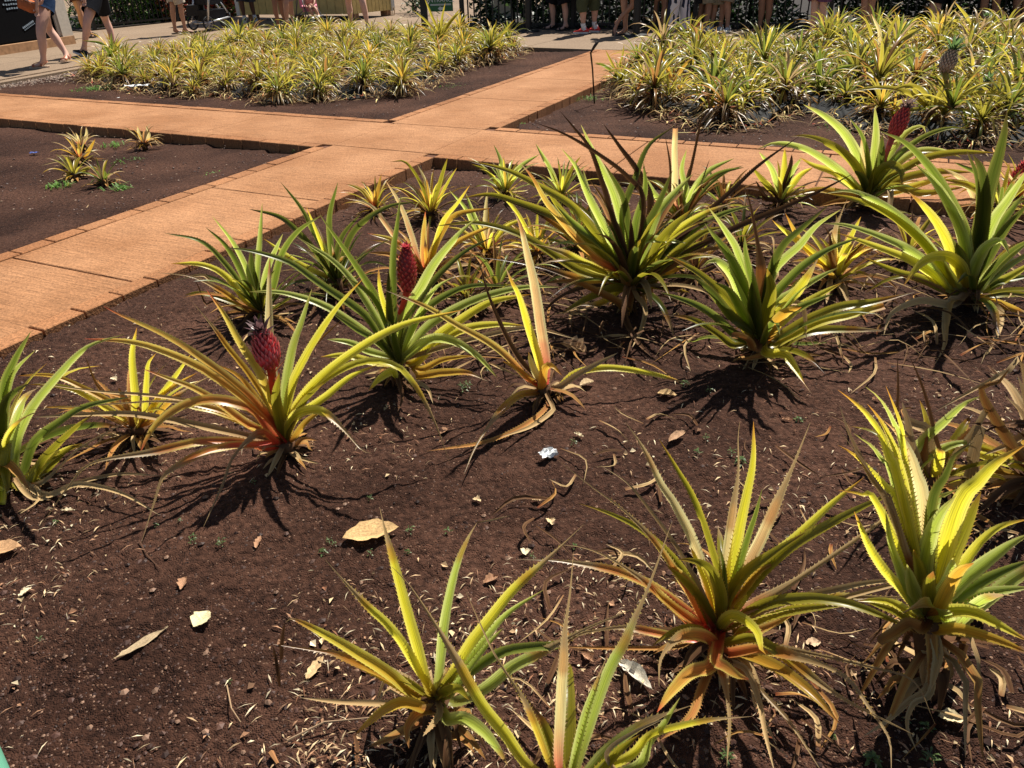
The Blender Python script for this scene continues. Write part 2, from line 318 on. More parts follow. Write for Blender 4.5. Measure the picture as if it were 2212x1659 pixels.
def leaf_geo(mb, pts, w, kind, out=None, n=16, spines=0, face=0.35, tail=None, tailk='T', roll=0, blunt=False, stripe=0, nu=5):
    """pts: 3-D curve base->tip, w: blade width in metres"""
    cen, L = catmull(pts, n)
    km, ke, kb, kt = KIND[kind]; tm, te, tb, tt = KIND[tailk]
    o = out if out is not None else Vector((cen[-1].x-cen[0].x, cen[-1].y-cen[0].y, 0))
    if o.length < .02: o = Vector((0, -1, 0))
    o = o.normalized(); s_h = o.cross(Vector((0, 0, 1)))
    us = [-1, -.5, 0, .5, 1] if nu == 5 else ([-1, 0, 1])
    prev = None; rows = []; jit = [random.uniform(-.09, .09) for _ in range(n+1)]
    uo = random.random()*10; lum = random.uniform(.85, 1.15); hw = []
    wav = random.uniform(0, 6.28)
    for i, p in enumerate(cen):
        t = i/n
        T = (cen[min(i+1, n)]-cen[max(i-1, 0)]).normalized()
        S = s_h - T*s_h.dot(T)
        V = T.cross((p-Vector((0, 0, CAMH))).normalized())
        if S.length < .05: S = V.copy()
        S.normalize()
        if V.length > .05:
            V.normalize()
            if V.dot(S) < 0: V = -V
            S = (S*(1-face)+V*face).normalized()
        S = Matrix.Rotation(roll*t+jit[i]*.5, 3, T) @ S
        if prev is not None and S.dot(prev) < 0: S = -S
        prev = S
        N = S.cross(T)
        up_ = Vector((0, 0, 1)) - o*.8
        if N.dot(up_) < 0: N = -N
        if blunt: ww = w*(.8+.2*min(1, t*4))*(1-.35*t)
        else: ww = w*(.74+.26*min(1, t*3.2))*max(0, 1-t**2.9)**.85
        if tail is not None and t > tail: ww *= max(.38, 1-(t-tail)*3.5)
        if i == n and not blunt: ww = w*.02
        hw.append(ww/2); row = []
        for u in us:
            au = abs(u)
            q = p + S*(u*ww/2) + N*((au**1.3)*ww*.27)
            q = q + N*(math.sin(t*17+wav+u*2)*ww*.02*au)
            col = lerp(km, ke, au**2.2); 
            if stripe and au < .6: col = lerp(col, (.62,.10,.06), min(1, stripe*1.3)*max(0, 1-abs(t-.25)*1.2)*(.75+jit[i]*3))
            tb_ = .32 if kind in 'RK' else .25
            if t < tb_: col = lerp(tuple(c_*(1 if kind in 'RK' else .75) for c_ in kb), col, (t/tb_)**1.3)  # leaf foot darkened in its colour to imitate shade, red-based kinds excepted
            if t > .86: col = lerp(col, kt, min(1, (t-.86)/.12))
            if tail is not None:
                k = (t-tail+jit[i]*.25)/.05; col = lerp(col, lerp(tm, te, au), max(0, min(1, k)))
                if -1.2 < k < .6: col = lerp(col, KIND['N'][2], .55)
            col = tuple(c*lum for c in col)
            row.append(mb.vert(q, col, ((u*.5+.5)+uo, t*L*.6+uo)))
        rows.append(row)
    for A, B in zip(rows, rows[1:]):
        for k in range(len(us)-1): mb.face(A[k], A[k+1], B[k+1], B[k])
    if spines:
        m = int(L/spines); ec = lerp(ke, (.35,.12,.04), .45)
        for j in range(2, m):
            t = j/m
            if t > .93: break
            x = t*n; i = min(int(x), n-1); fr = x-i
            for side in (0, len(us)-1):
                a = Vector(mb.v[rows[i][side]]); b = Vector(mb.v[rows[i+1][side]]); c = Vector(mb.v[rows[i][len(us)//2]])
                p = a.lerp(b, fr); d = (b-a).normalized(); e = (p-c.lerp(Vector(mb.v[rows[i+1][len(us)//2]]), fr))
                if e.length < .002: continue
                e.normalize(); h = spines*.34*(1 if t < .8 else .6)*random.uniform(.7, 1.3)
                q0 = mb.vert(p-d*h*.55, ec, (uo, uo)); q1 = mb.vert(p+d*h*.45, ec, (uo, uo)); q2 = mb.vert(p+e*h+d*h*.9, (.30,.12,.05), (uo, uo)); mb.face(q0, q1, q2)
    return cen
MATK = lambda k: DEADL if k in 'TBX' else LEAF
def spec_leaf(line, X, Cpx, base, parent, spn):
    """one leaf: 'kind width [d=] [t=] [k=] [r=] | x,y x,y ...' in the measuring frame X=(ox,oy,s)"""
    h, pt = line.split('|'); h = h.split(); kind = h[0]; w = float(h[1]); opt = dict(q.split('=') for q in h[2:])
    px = [tuple(float(c) for c in q.split(',')) for q in pt.split()]
    px = [(X[0]+X[2]*a, X[1]+X[2]*b) for a, b in px]
    D = lambda q: math.hypot(q[0]-Cpx[0], q[1]-Cpx[1])
    if D(px[0]) > D(px[-1]): px = px[::-1]
    if D(px[0]) > 14 and 'free' not in opt: px = [(Cpx[0]+random.uniform(-5, 5), Cpx[1]+random.uniform(-3, 4))] + px
    Y0 = base.y
    dd = [0]
    for a, b in zip(px, px[1:]): dd.append(dd[-1]+math.hypot(a[0]-b[0], a[1]-b[1]))
    tip = px[-1]; ppm = F0/depth(base); n = len(px)
    u = (Cpx[1]-tip[1])/max(1, D(tip))
    if 'd' in opt and not (u > .35 and float(opt['d']) > 0): dt = float(opt['d'])
    elif 'd' in opt: dt = float(opt['d']) - (D(tip)/ppm)*.34*u
    elif u < -.1:
        zt = random.uniform(.01, .06); g = G(*tip, zt); dt = g.y-Y0
    else: dt = (D(tip)/ppm)*(-.22*max(0, u)-.02+random.uniform(-.12, .12))
    pts = []
    for q, s in zip(px, dd):
        f = s/dd[-1]; y = Y0 + dt*f
        p = P(q[0], q[1], y)
        if p.z < .012: p = G(q[0], q[1], .012)
        pts.append(p)
    wm = 1.04*w*depth(pts[len(pts)//2])/F0
    tail = float(opt['t']) if 't' in opt else None
    mb = MB()
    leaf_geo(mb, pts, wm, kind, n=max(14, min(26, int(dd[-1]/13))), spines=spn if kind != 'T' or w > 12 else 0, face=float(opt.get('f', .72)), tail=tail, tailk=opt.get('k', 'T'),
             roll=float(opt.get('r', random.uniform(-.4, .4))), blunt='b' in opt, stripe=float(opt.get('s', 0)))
    dead = kind in 'TBX'
    return mb.build('dead_leaf' if dead else 'leaf', MATK(kind), parent, smooth=True)
def rosette_pts(base, z0, L, az, el, droop, n=5):
    """curve of one leaf from growth rules"""
    p = Vector((base.x, base.y, base.z+z0)); o = Vector((math.cos(az), math.sin(az), 0)); pts = [p + o*.012]; e = el; s = L/n
    for i in range(n):
        p = pts[-1] + (o*math.cos(e) + Vector((0, 0, 1))*math.sin(e))*s
        if p.z < .015: p.z = .015+random.uniform(0,.006)
        pts.append(p); e -= droop/n*(.5+i*.35)
        if p.z < .03: e = max(e, -.1)
    return pts, o
def rand_leaves(base, R, n, kinds, parent=None, w=.03, z0=.03, spn=0, mb=None, az0=None, azr=None, low=0.05, high=1.45, droop=1.3, nseg=12, nu=5, tails=.35, sep=True, tk='TB'):
    a = random.uniform(0, 6.28)
    for i in range(n):
        f = (i+.5)/n; a += 2.399963
        az = a if azr is None else az0+azr*random.uniform(-1, 1)
        el = low+(high-low)*f**.8 + random.uniform(-.12, .12); L = R*(.75+.35*math.sin(math.pi*min(1, f*1.1)))*random.uniform(.8, 1.12)
        pts, o = rosette_pts(base, z0+.03*f, L, az, el, droop*(1.15-f*.75)*random.uniform(.7, 1.3))
        k = random.choice(kinds)
        if f < .2 and random.random() < .5: k = random.choice('TXB')
        m = mb if mb is not None else MB()
        tail = random.uniform(.6, .85) if random.random() < tails and k not in 'TBX' else None
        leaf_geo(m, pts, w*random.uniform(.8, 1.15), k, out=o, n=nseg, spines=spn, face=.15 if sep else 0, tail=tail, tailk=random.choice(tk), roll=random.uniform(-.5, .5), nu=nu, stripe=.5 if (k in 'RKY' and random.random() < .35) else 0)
        if mb is None: m.build('dead_leaf' if k in 'TBX' else 'leaf', MATK(k), parent, smooth=True)
def fruit(center, axis, L, R, parent, col, tipc, crown=.06, crownc=(.20,.07,.05), rows=13, stalk=None, stalkc=(.55,.16,.08), big=1.0):
    """pineapple: spiral of pointed eyelets on a barrel, crown of small leaves, stalk"""
    ax = axis.normalized(); e1 = ax.orthogonal().normalized(); e2 = ax.cross(e1)
    mb = MB(); n = 14; rs = []
    prof = lambda t: R*(max(0, math.sin(math.pi*(.08+.86*t)))**.62)*(1.06-.22*t)
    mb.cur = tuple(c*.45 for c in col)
    for i in range(n+1):
        t = i/n; r = max(.002, prof(t)*.93); rs.append([center+ax*((t-.5)*L)+e1*math.cos(2*math.pi*k/16)*r+e2*math.sin(2*math.pi*k/16)*r for k in range(16)])
    mb.rings(rs)
    N = rows*9
    for i in range(N):
        t = (i+.5)/N; th = i*2.399963; r = prof(t); o = e1*math.cos(th)+e2*math.sin(th); tg = ax.cross(o)
        p = center+ax*((t-.5)*L)+o*r*.9; s = R*.31*(1.05-.35*t)*random.uniform(.9, 1.1); sd = s*1.0
        k = random.uniform(.7, 1.25); c = tuple(min(1, x*k) for x in col)
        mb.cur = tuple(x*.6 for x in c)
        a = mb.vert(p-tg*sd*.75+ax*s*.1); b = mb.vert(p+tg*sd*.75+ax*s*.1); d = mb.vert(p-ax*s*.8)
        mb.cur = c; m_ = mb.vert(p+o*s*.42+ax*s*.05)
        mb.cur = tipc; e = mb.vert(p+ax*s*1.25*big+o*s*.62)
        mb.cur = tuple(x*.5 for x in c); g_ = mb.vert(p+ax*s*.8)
        mb.face(a, d, m_); mb.face(d, b, m_); mb.face(a, m_, e); mb.face(m_, b, e); mb.face(a, e, g_); mb.face(e, b, g_)
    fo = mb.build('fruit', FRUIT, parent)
    cb = MB(); top = center+ax*L*.47
    for i in range(22):
        f = i/22; th = i*2.4; o = e1*math.cos(th)+e2*math.sin(th); el = .2+1.2*f; ll = crown*(.8+.5*math.sin(math.pi*f))*random.uniform(.8, 1.1)
        q0 = top+o*R*.22*(1-f)+ax*.01*f*big; q1 = q0+(o*math.cos(el)+ax*math.sin(el))*ll*.5; q2 = q1+(o*math.cos(el*.75)+ax*math.sin(el*.75))*ll*.5
        tg = ax.cross(o)*R*.24; kk = random.uniform(.7, 1.3); cb.cur = tuple(x*kk for x in crownc)
        a = cb.vert(q0-tg); b = cb.vert(q0+tg); c = cb.vert(q1-tg*.7); d = cb.vert(q1+tg*.7); cb.cur = tuple(x*1.3 for x in cb.cur); e = cb.vert(q2)
        cb.face(a, b, d, c); cb.face(c, d, e)
    sub(cb.build('crown', LEAF), fo)
    if stalk is not None:
        sb = MB(); sb.cur = stalkc; q = center-ax*L*.46; sb.tube([stalk, stalk.lerp(q, .5), q], [R*.34, R*.3, R*.36], 8)
        for i in range(7):
            f = .3+.65*i/7; th = i*2.4; o = e1*math.cos(th)+e2*math.sin(th); p = stalk.lerp(q, f); tg = ax.cross(o)*R*.22; sb.cur = tuple(x*random.uniform(.8, 1.2) for x in stalkc)
            a = sb.vert(p-tg+o*R*.3); b = sb.vert(p+tg+o*R*.3); c = sb.vert(p+o*R*(.8 if i < 5 else 1.3)+ax*R*.9); sb.face(a, b, c)
        sb.build('fruit_stalk', LEAF, parent)
    return fo
FR = dict(A=(0,603.5,.37202), B=(548.6,1069.8,.37202), C=(1206.9,877.8,.35515), D=(1426.4,1069.8,.35515), E=(0,137.15,.34722), F=(713.2,246.9,.34722), G=(1426.4,219.4,.35515), H=(1810.4,768.1,.34589), O=(0,0,1))
def plant(label, ground, crown, lines, spn=.011, group=None, nrand=0, R=.4, kinds='GO', stem=True, rw=.03, fr='O', name='pineapple_plant', **kw):
    X = FR[fr]; cv = lambda q: (X[0]+X[2]*q[0], X[1]+X[2]*q[1])
    gp = cv(ground); cp = cv(crown); base = G(*gp, 0)
    t = empty(name, base, label, 'pineapple plant', group)
    cz = P(cp[0], cp[1], base.y)
    Xc = X
    for ln in lines.strip().split('\n'):
        ln = ln.strip()
        if not ln: continue
        if ln[0] == '@': Xc = FR[ln[1]]; continue
        spec_leaf(ln, Xc, cp, base, t, spn)
    if nrand: rand_leaves(base, R, nrand, kinds, t, w=rw, spn=spn, z0=max(.02, cz.z-.06), **kw)
    if stem:
        sb = MB(); sb.cur = (.12,.06,.03); top = Vector((cz.x, cz.y, max(.05, cz.z)))
        sb.tube([base-Vector((0,0,.03)), base.lerp(top, .5), top], [.022, .026, .03], 9)
        for i in range(26):
            az = random.uniform(0, 6.28); o = Vector((math.cos(az), math.sin(az), 0)); f = random.uniform(.0, .9); p = base.lerp(top, f)+o*.018
            ll = random.uniform(.05, .16); q = p+o*ll*.6+Vector((0, 0, ll*random.uniform(-.4,.3))); r_ = p+o*ll*random.uniform(.8,1.1)+Vector((0, 0, -f*top.z-.0)); r_.z = max(r_.z, .012); q.z = max(q.z, .02)
            leaf_geo(sb, [p, q, r_], random.uniform(.012, .026), random.choice('TBBX'), out=o, n=5, nu=3, face=0)
        sb.build('stem', DEADL, t, smooth=True)
    return t, base, cz
# ================================================================ THE NEAR BED, PLANT BY PLANT
t, b, c = plant('yellow pineapple plant with red-streaked arching leaves and dark red crowned fruit, left foreground', (1680,1015), (1660,945), '''
R 21 s=.5 | 1560,800 1400,640 1180,470 960,330 690,205 600,155
R 21 s=.4 | 1600,850 1480,740 1300,600 1100,480 800,370 490,345
R 20 | 1590,780 1520,570 1400,380 1300,200 1200,60
N 17 t=.75 | 1560,730 1450,560 1330,410 1230,270 1100,110
K 26 d=.22 t=.97 | 1610,700 1575,400 1568,100 1568,-133
L 24 d=.2 | 1655,720 1700,420 1755,250 1812,55
Y 21 d=.1 | 1665,820 1700,620 1790,430 1950,180 2110,-5
X 10 d=.15 | 1680,700 1750,500 1830,380 1990,230
@O
Y 21 d=.05 | 640,880 713,799 852,709 1001,669
Y 18 t=.72 d=-.1 | 628,900 690,830 765,788 830,783 887,816 935,900 975,1010
Y 18 d=.02 | 640,905 700,860 760,812 817,788
@A
Y 22 d=-.22 t=.6 | 1660,880 1720,790 1830,760 1920,800 2020,900 2100,990 2160,1010
R 24 d=-.12 s=.7 | 1600,930 1480,770 1350,715 1200,700 1050,740 920,830 850,930 810,1010
R 19 t=.5 s=.6 | 1560,985 1400,945 1150,945 900,1000 540,1065 400,1200 240,1430
R 18 t=.55 s=.8 | 1500,960 1350,965 1200,1000 1050,1070 945,1150 900,1280 820,1530
R 17 t=.3 s=.8 d=-.38 | 1620,960 1530,890 1450,930 1350,1040 1290,1200 1180,1440
R 18 s=.6 | 1450,850 1300,740 1140,640 960,570 830,520
T 16 | 1480,920 1200,860 950,810 700,780 190,800
R 12 t=.35 | 1480,880 1300,770 1000,710 700,720 150,760
T 9 | 1350,760 1060,700 830,670 560,650 190,600
Y 17 s=.4 | 1480,860 1250,770 1100,740 1000,700
O 26 d=-.12 | 1640,860 1608,700 1622,545
N 17 s=.4 | 1560,800 1400,580 1250,490
L 17 | 1620,850 1560,700 1500,540
O 17 d=-.1 | 1680,880 1760,720 1880,600
N 15 | 1700,930 1780,830 1900,740
X 11 | 1700,980 1760,930 1840,935
T 9 | 1700,1020 1780,1050 1850,1070
''', fr='A')
fc = P(575,756,b.y-.06); fruit(fc, Vector((-.05,-.03,1)), .112, .040, t, (.78,.05,.06), (.88,.28,.28), crown=.045, crownc=(.12,.06,.06), stalk=P(592,850,b.y-.03), stalkc=(.5,.10,.05), big=1.7)
t, b, c = plant('light green pineapple plant with a slim bright red fruit, middle of the near bed', (410,1660), (430,1540), '''
G 19 d=.12 | 400,1300 395,900 418,700 440,500
G 18 | 330,1230 200,1010 100,860 -20,690 -64,623
L 18 | 280,1260 130,1030 0,900 -120,820 -214,759
G 19 | 320,1400 200,1240 -60,1060 -254,925 -500,850 -654,833
L 18 | 330,1450 150,1310 -55,1184 -300,1110 -504,1104
L 24 d=.1 | 440,1300 560,1090 650,930 800,750 935,630
D 18 d=.12 | 470,1300 580,1120 700,980 850,850 1020,760
L 21 | 500,1450 600,1330 750,1230 950,1140 1200,1080 1430,1075
G 19 | 480,1380 580,1230 740,1120 900,1070 1140,1070
Y 22 | 520,1540 650,1400 800,1290 1000,1170 1250,1120
Y 22 | 500,1580 640,1450 800,1350 1000,1310 1240,1320
T 13 | 700,1450 1000,1370 1250,1330 1540,1400
L 23 d=-.15 | 500,1490 620,1405 750,1410 880,1480 960,1550 1040,1640
D 20 d=-.1 | 385,1450 370,1200 363,970
Y 15 t=.9 | 370,1300 310,1100 300,940
L 18 | 400,1520 250,1480 120,1420 -20,1400
G 17 | 380,1500 300,1420 160,1340 0,1230
Y 17 | 400,1560 250,1540 100,1500 -60,1510
N 20 t=.8 | 520,1630 700,1610 850,1610 980,1660
G 17 | 420,1500 300,1200 200,1080 90,1010
G 18 d=-.12 | 440,1560 380,1350 350,1300 385,1430
L 16 | 470,1450 540,1280 640,1100 770,1010
T 12 | 480,1640 600,1700 640,1800
Y 20 d=-.25 | 400,1640 380,1600 300,1650 240,1720
N 15 | 560,1590 700,1530 900,1500
B 10 | 420,1640 450,1760 420,1850
''', fr='F')
fc = P(879,583,b.y-.04); fruit(fc, Vector((.05,.02,1)), .150, .035, t, (.55,.035,.040), (.80,.16,.13), crown=.022, crownc=(.5,.06,.07), stalk=P(862,690,b.y), stalkc=(.5,.12,.08))
plant('sparse pineapple plant with two tall pale upright leaves and long low arms', (1185,862), (1172,835), '''
@F
K 24 d=-.06 t=.93 s=.4 | 1340,1560 1310,1350 1270,1080 1220,850 1180,680 1140,600
Y 21 d=-.06 t=.9 | 1300,1560 1230,1330 1170,1130 1130,1050 1090,950
B 15 d=-.02 r=1 | 1170,1520 1050,1300 970,1100 930,940 885,860
R 16 t=.85 s=.3 | 1220,1640 1130,1540 1000,1430 800,1320 600,1200 330,1090
@O
Y 15 t=.85 | 1200,845 1240,808 1300,795 1370,800 1440,815 1490,830
N 17 t=.45 | 1160,848 1120,855 1075,895 1030,960 1002,1025
X 11 | 1185,872 1140,915 1050,955 920,975
T 14 | 1205,838 1255,805 1335,762
N 13 | 1165,838 1120,800 1085,780
N 20 d=-.1 | 1170,850 1175,800 1190,790 1215,812
T 10 | 1190,870 1196,885 1150,920 1080,945
K 16 d=-.05 | 1172,840 1150,790 1142,760
''', nrand=0)
plant('biggest pineapple plant of the near bed, dense olive leaves mixed with brown dead blades', (1860,1210), (1880,1010), '''
B 11 | 1950,560 1850,390 1640,230 1450,120 1270,50
B 12 d=.1 | 1830,850 1760,650 1700,450 1620,220 1530,100 1430,-20
L 24 d=.2 | 1850,850 1790,600 1740,450 1640,250 1560,65
L 21 d=.2 | 1780,900 1650,650 1600,480 1570,330
D 17 d=.2 | 1840,850 1830,600 1900,400 1980,200 2140,75
B 16 d=.2 | 1990,600 1940,400 1800,200 1700,60
O 18 | 1780,930 1650,750 1500,570 1300,450 1100,350 860,290
O 20 | 1750,930 1600,780 1400,640 1200,560 1000,500 820,520
O 20 | 1650,1010 1500,950 1350,850 1150,740 900,680 660,695
N 18 t=.4 k=B | 1650,1060 1500,1010 1300,950 1100,910 920,890
R 19 s=.4 t=.9 | 1650,900 1500,740 1350,560 1260,400 1180,300
L 20 d=.1 | 1800,900 1700,700 1600,500 1530,330 1440,215
L 25 d=.15 | 1920,1000 1960,850 2030,640 2100,540 2260,370
L 22 | 1900,850 1970,780 2212,800 
N 23 t=.85 k=B | 1950,1080 2050,1000 2212,950
O 25 | 1940,1000 2080,760 2250,590
O 26 d=-.15 | 1900,1020 1885,900 1930,780
X 26 d=-.1 | 1870,1080 1830,1010 1800,940
X 19 d=-.3 | 1850,1220 1800,1180 1650,1100 1500,1040 1320,1050
Y 15 t=.5 | 1700,1170 1550,1190 1420,1260
O 22 | 1760,1020 1900,1050 2050,1070 2240,1110
T 16 d=-.3 | 1900,1030 1960,1060 2000,1210
D 18 d=.1 | 1880,900 1850,700 1820,520 1700,300
D 20 | 1900,950 1950,750 2050,550 2130,350
X 24 t=.6 d=-.05 | 1860,1000 1800,800 1750,640 1690,520
G 20 | 1800,960 1700,820 1540,700 1400,560
N 19 t=.7 k=B | 1780,980 1640,900 1500,760 1300,620 1100,540
O 22 | 1960,1040 2080,930 2212,850 2400,760
G 19 d=.1 | 1900,980 1900,700 1960,480 1950,300
Y 20 t=.7 | 1760,1000 1600,940 1450,860 1250,800
O 20 d=-.2 | 1840,1080 1740,1090 1600,1150 1450,1230
B 13 d=-.3 | 1850,1100 1830,1250 1900,1400 2000,1510
T 11 d=-.25 | 1900,1120 1960,1200 1940,1330 1880,1450
G 18 | 2000,950 2150,800 2400,640 2640,560
@G
B 13 d=.15 | -60,1010 200,760 450,530 600,390 850,208
B 14 d=-.1 | -60,1050 200,900 500,750 760,640 1000,530 1170,440
B 13 | 80,1140 250,1050 400,980 600,900
X 14 | -40,1060 150,960 300,900 520,890
O 22 | -40,1080 100,920 260,800 420,760
Y 20 t=.8 | -60,1000 60,830 240,700 480,600
''', fr='F', nrand=44, R=.50, kinds='OOGDyXB', rw=.030)
plant('broad-leaved bright green pineapple plant with few orange tips, right of the biggest one', (600,1560), (610,1450), '''
O 20 t=.9 k=B | 540,1430 400,1200 250,1060 130,985 20,930
G 19 | 480,1440 330,1310 200,1230 0,1160
O 17 t=.8 k=B | 460,1490 350,1420 200,1330 0,1290
L 30 d=-.08 | 590,1450 540,1340 490,1180 430,1050 330,965 250,1010
G 24 | 560,1250 430,960 360,860 270,740
L 23 | 570,1250 470,930 400,800 290,640
G 22 | 575,1200 520,950 512,810
X 24 d=.05 t=.45 k=B | 600,1400 610,1200 610,1000 580,800 540,600 500,495
O 29 d=-.15 | 620,1450 645,1300 672,1150 650,1015
L 25 | 640,1200 690,1040 760,960 850,880 950,760 1100,655
D 21 | 640,1150 730,900 860,770 1030,625
G 23 | 650,1250 780,1090 900,980 1050,890 1220,825
L 22 | 650,1270 800,1170 950,1080 1080,1010
Y 27 t=.85 | 660,1340 800,1200 880,1090 960,955
Y 22 | 660,1420 800,1290 950,1190 1110,1100
Y 24 b=1 | 680,1480 800,1420 950,1350 1150,1300 1360,1245
O 22 t=.85 | 700,1440 900,1330 1100,1250 1300,1220 1545,1160
O 20 t=.75 | 700,1500 850,1420 1000,1390 1250,1390 1400,1395
N 28 d=-.2 | 640,1470 690,1370 760,1285 860,1250
X 19 b=1 d=-.3 | 590,1510 560,1500 540,1460 480,1425 430,1420
Y 22 | 640,1530 750,1540 800,1590 880,1720
D 26 d=-.1 | 590,1420 560,1250 555,1100
G 24 | 600,1380 640,1150 700,1000 690,880
D 22 | 560,1400 440,1320 300,1150 190,1060
G 24 d=-.1 | 580,1430 500,1300 420,1160 330,1100
T 14 | 650,1250 700,1240 860,1240 890,1450
G 20 | 640,1400 760,1300 900,1230 1050,1170
X 13 | 640,1530 560,1560 480,1570
''', fr='G', nrand=12, R=.42, kinds='GOD', rw=.030)
plant('tall dark green pineapple plant at the right edge, bright yellow leaf bent in front', (1890,1230), (1880,1130), '''
D 33 d=.08 | 1900,1000 1960,700 2010,500 2080,250 2110,60
G 23 | 1880,1050 1850,800 1760,600 1650,420 1500,260 1340,180
L 24 | 1870,1000 1830,800 1750,620 1650,470 1550,380
D 32 d=.05 | 1920,950 1960,700 1960,450 1900,320
D 18 | 1925,900 1940,700 1930,480 1865,300
L 22 | 1830,1150 1750,1050 1600,850 1450,700 1300,600 1150,545 1000,560
O 20 | 1790,1130 1700,1000 1580,850 1400,700 1200,600 1020,560
L 20 | 1780,1160 1700,1060 1550,930 1400,850 1150,760 990,740
Y 20 | 1760,1150 1650,1050 1500,960 1300,880 1080,800
Y 26 t=.93 | 1820,1080 1760,900 1690,760 1600,640 1510,550
Y 27 d=-.22 | 1860,1150 1830,1020 1750,950 1650,950 1560,1010 1480,1120
L 27 d=-.22 | 1890,1120 1920,1000 1990,880 2080,850 2120,930
D 22 | 1910,1080 2000,950 2100,780 2260,600
L 28 | 1930,1000 2020,750 2120,600 2260,380
L 26 | 1930,1150 2000,1060 2100,960 2260,840
G 24 | 1930,1180 2050,1100 2260,1060
O 20 | 1940,1190 2080,1170 2280,1180
N 20 t=.8 | 1950,1210 2050,1230 2280,1310
O 17 | 1780,1170 1600,1080 1450,1040 1240,950
X 14 | 1780,1170 1600,1100 1430,1050
T 20 | 1780,1235 1600,1215 1500,1240 1400,1300 1360,1420
T 19 d=-.35 r=1.5 | 1830,1200 1765,1215 1745,1350 1740,1480 1670,1600
T 17 d=-.35 r=-1.5 | 1930,1220 2045,1250 2060,1330 2020,1450 1950,1600
L 26 d=-.1 | 1880,1100 1860,900 1830,750 1740,640
G 26 | 1900,1100 1980,900 2080,740 2212,560
D 26 d=-.1 | 1870,1120 1840,980 1800,860
Y 20 | 1940,1150 2100,1080 2300,960
''', fr='G', nrand=13, R=.42, kinds='GOD', rw=.04)
t, b, c = plant('green pineapple plant at the cross path whose red fruit leans on a long pink stalk', (1245,650), (1260,575), '''
L 21 d=.1 | 1250,500 1200,340 1120,200 1000,90 870,18
L 19 d=.15 | 1270,550 1290,400 1310,200 1305,30
G 12 | 1265,400 1230,220 1150,100
L 18 | 1210,540 1120,450 1000,360 850,280 700,255 590,290
O 18 | 1240,500 1170,370 1050,270 900,215 790,213
K 23 | 1265,500 1240,350 1222,230
D 20 d=.05 | 1300,500 1340,350 1350,195
L 19 | 1310,500 1400,320 1500,190 1590,150 1615,190
G 16 | 1330,480 1450,330 1600,220 1750,165 1885,172
L 17 | 1310,540 1400,420 1550,310 1700,300 1830,340
O 17 | 1320,550 1420,450 1600,350 1800,310 2040,312
O 25 d=-.2 | 1280,560 1330,440 1400,390 1460,420 1472,505
O 18 | 1320,560 1450,480 1650,430 1900,430
Y 18 | 1220,560 1150,500 1050,430 930,390 850,340
Y 17 | 1300,570 1400,560 1600,500 1790,450
N 16 | 1230,600 1100,560 950,540 780,580
T 14 b=1 d=-.2 | 1370,560 1400,545 1395,680
O 18 | 1300,560 1420,520 1600,560 1850,520
X 14 | 1230,590 1080,610 960,640
D 18 d=-.1 | 1260,570 1230,470 1180,420
''', fr='G', nrand=13, R=.36, kinds='OGY', rw=.03)
q = P(1942,266,b.y-.02); fruit(q, Vector((.28,.05,1)), .165, .046, t, (.55,.030,.035), (.80,.10,.08), crown=.07, crownc=(.16,.10,.08), stalk=P(1907,352,b.y), stalkc=(.5,.18,.16), big=1.4)
t, b, c = plant('pink-streaked pineapple plant with a red fruit cut by the right edge of the photo', (2150,640), (2180,590), '''
K 17 | 1960,650 1900,560 1830,470 1700,400
K 17 | 2080,640 2020,470 2060,380 2020,280
O 17 | 2100,620 1980,560 1850,500 1700,470
R 17 | 2120,640 2000,640 1880,720
K 18 | 2160,620 2240,500 2300,350
X 14 | 2130,640 2060,560 2010,400
''', fr='G', nrand=20, R=.34, kinds='KRYO', rw=.028)
E_ = P(2200,385,b.y); fruit(E_, Vector((.12,.0,1)), .15, .046, t, (.75,.035,.05), (.88,.16,.16), crown=.03, crownc=(.5,.08,.08), stalk=P(2180,470,b.y), stalkc=(.5,.15,.14))
plant('small pineapple plant with thick yellow-green leaves and withered bent tips, front left of centre', (1040,1400), (1055,1175), '''
Y 25 t=.80 d=.05 | 1020,1150 950,900 880,650 800,350 760,200 730,70
Y 22 t=.72 | 960,1030 850,850 760,740 650,640 540,520 410,370
L 25 d=.08 t=.88 | 1080,1030 1110,750 1170,450 1240,260 1295,160
T 4 free=1 | 1295,160 1380,145 1490,118
Y 27 t=.72 | 1130,1080 1250,880 1350,750 1500,560 1650,420 1780,300 1915,170
L 18 | 1150,1060 1350,820 1480,680 1685,548
Y 27 t=.9 s=.3 | 960,1180 800,1050 650,950 430,820 230,720 180,740
B 9 free=1 | 180,735 165,840 160,955
N 24 t=.6 k=X | 970,1190 850,1110 700,1020 500,930 350,900 110,865
B 8 free=1 | 108,868 130,960 150,1110
T 14 | 1020,1210 800,1210 500,1200 270,1175
N 28 d=-.18 | 1000,1240 870,1210 760,1250 660,1330 582,1398
B 8 d=-.1 free=1 | 585,1398 600,1480 590,1590
G 23 t=.75 | 1150,1130 1280,1010 1450,910 1630,880 1760,870 1900,800 2150,770
L 27 t=.55 k=T | 1180,1200 1350,1120 1500,1000 1680,910 1900,790 2200,660
O 24 d=-.15 | 1060,1170 1180,1125 1250,1190
L 30 d=-.22 t=.93 | 1120,1300 1220,1300 1330,1370 1420,1480 1475,1570
O 15 | 990,1150 900,1090 800,1040 660,1010
K 20 b=1 d=.02 | 1050,1180 1075,1090 1130,1010
X 24 d=-.1 | 1060,1240 960,1260 890,1350 900,1470
T 15 d=-.12 | 1080,1260 1040,1330 980,1400
O 24 d=-.05 | 1080,1170 1130,1080 1190,980
L 24 | 1130,1160 1220,1040 1330,900 1450,770
''', fr='B')
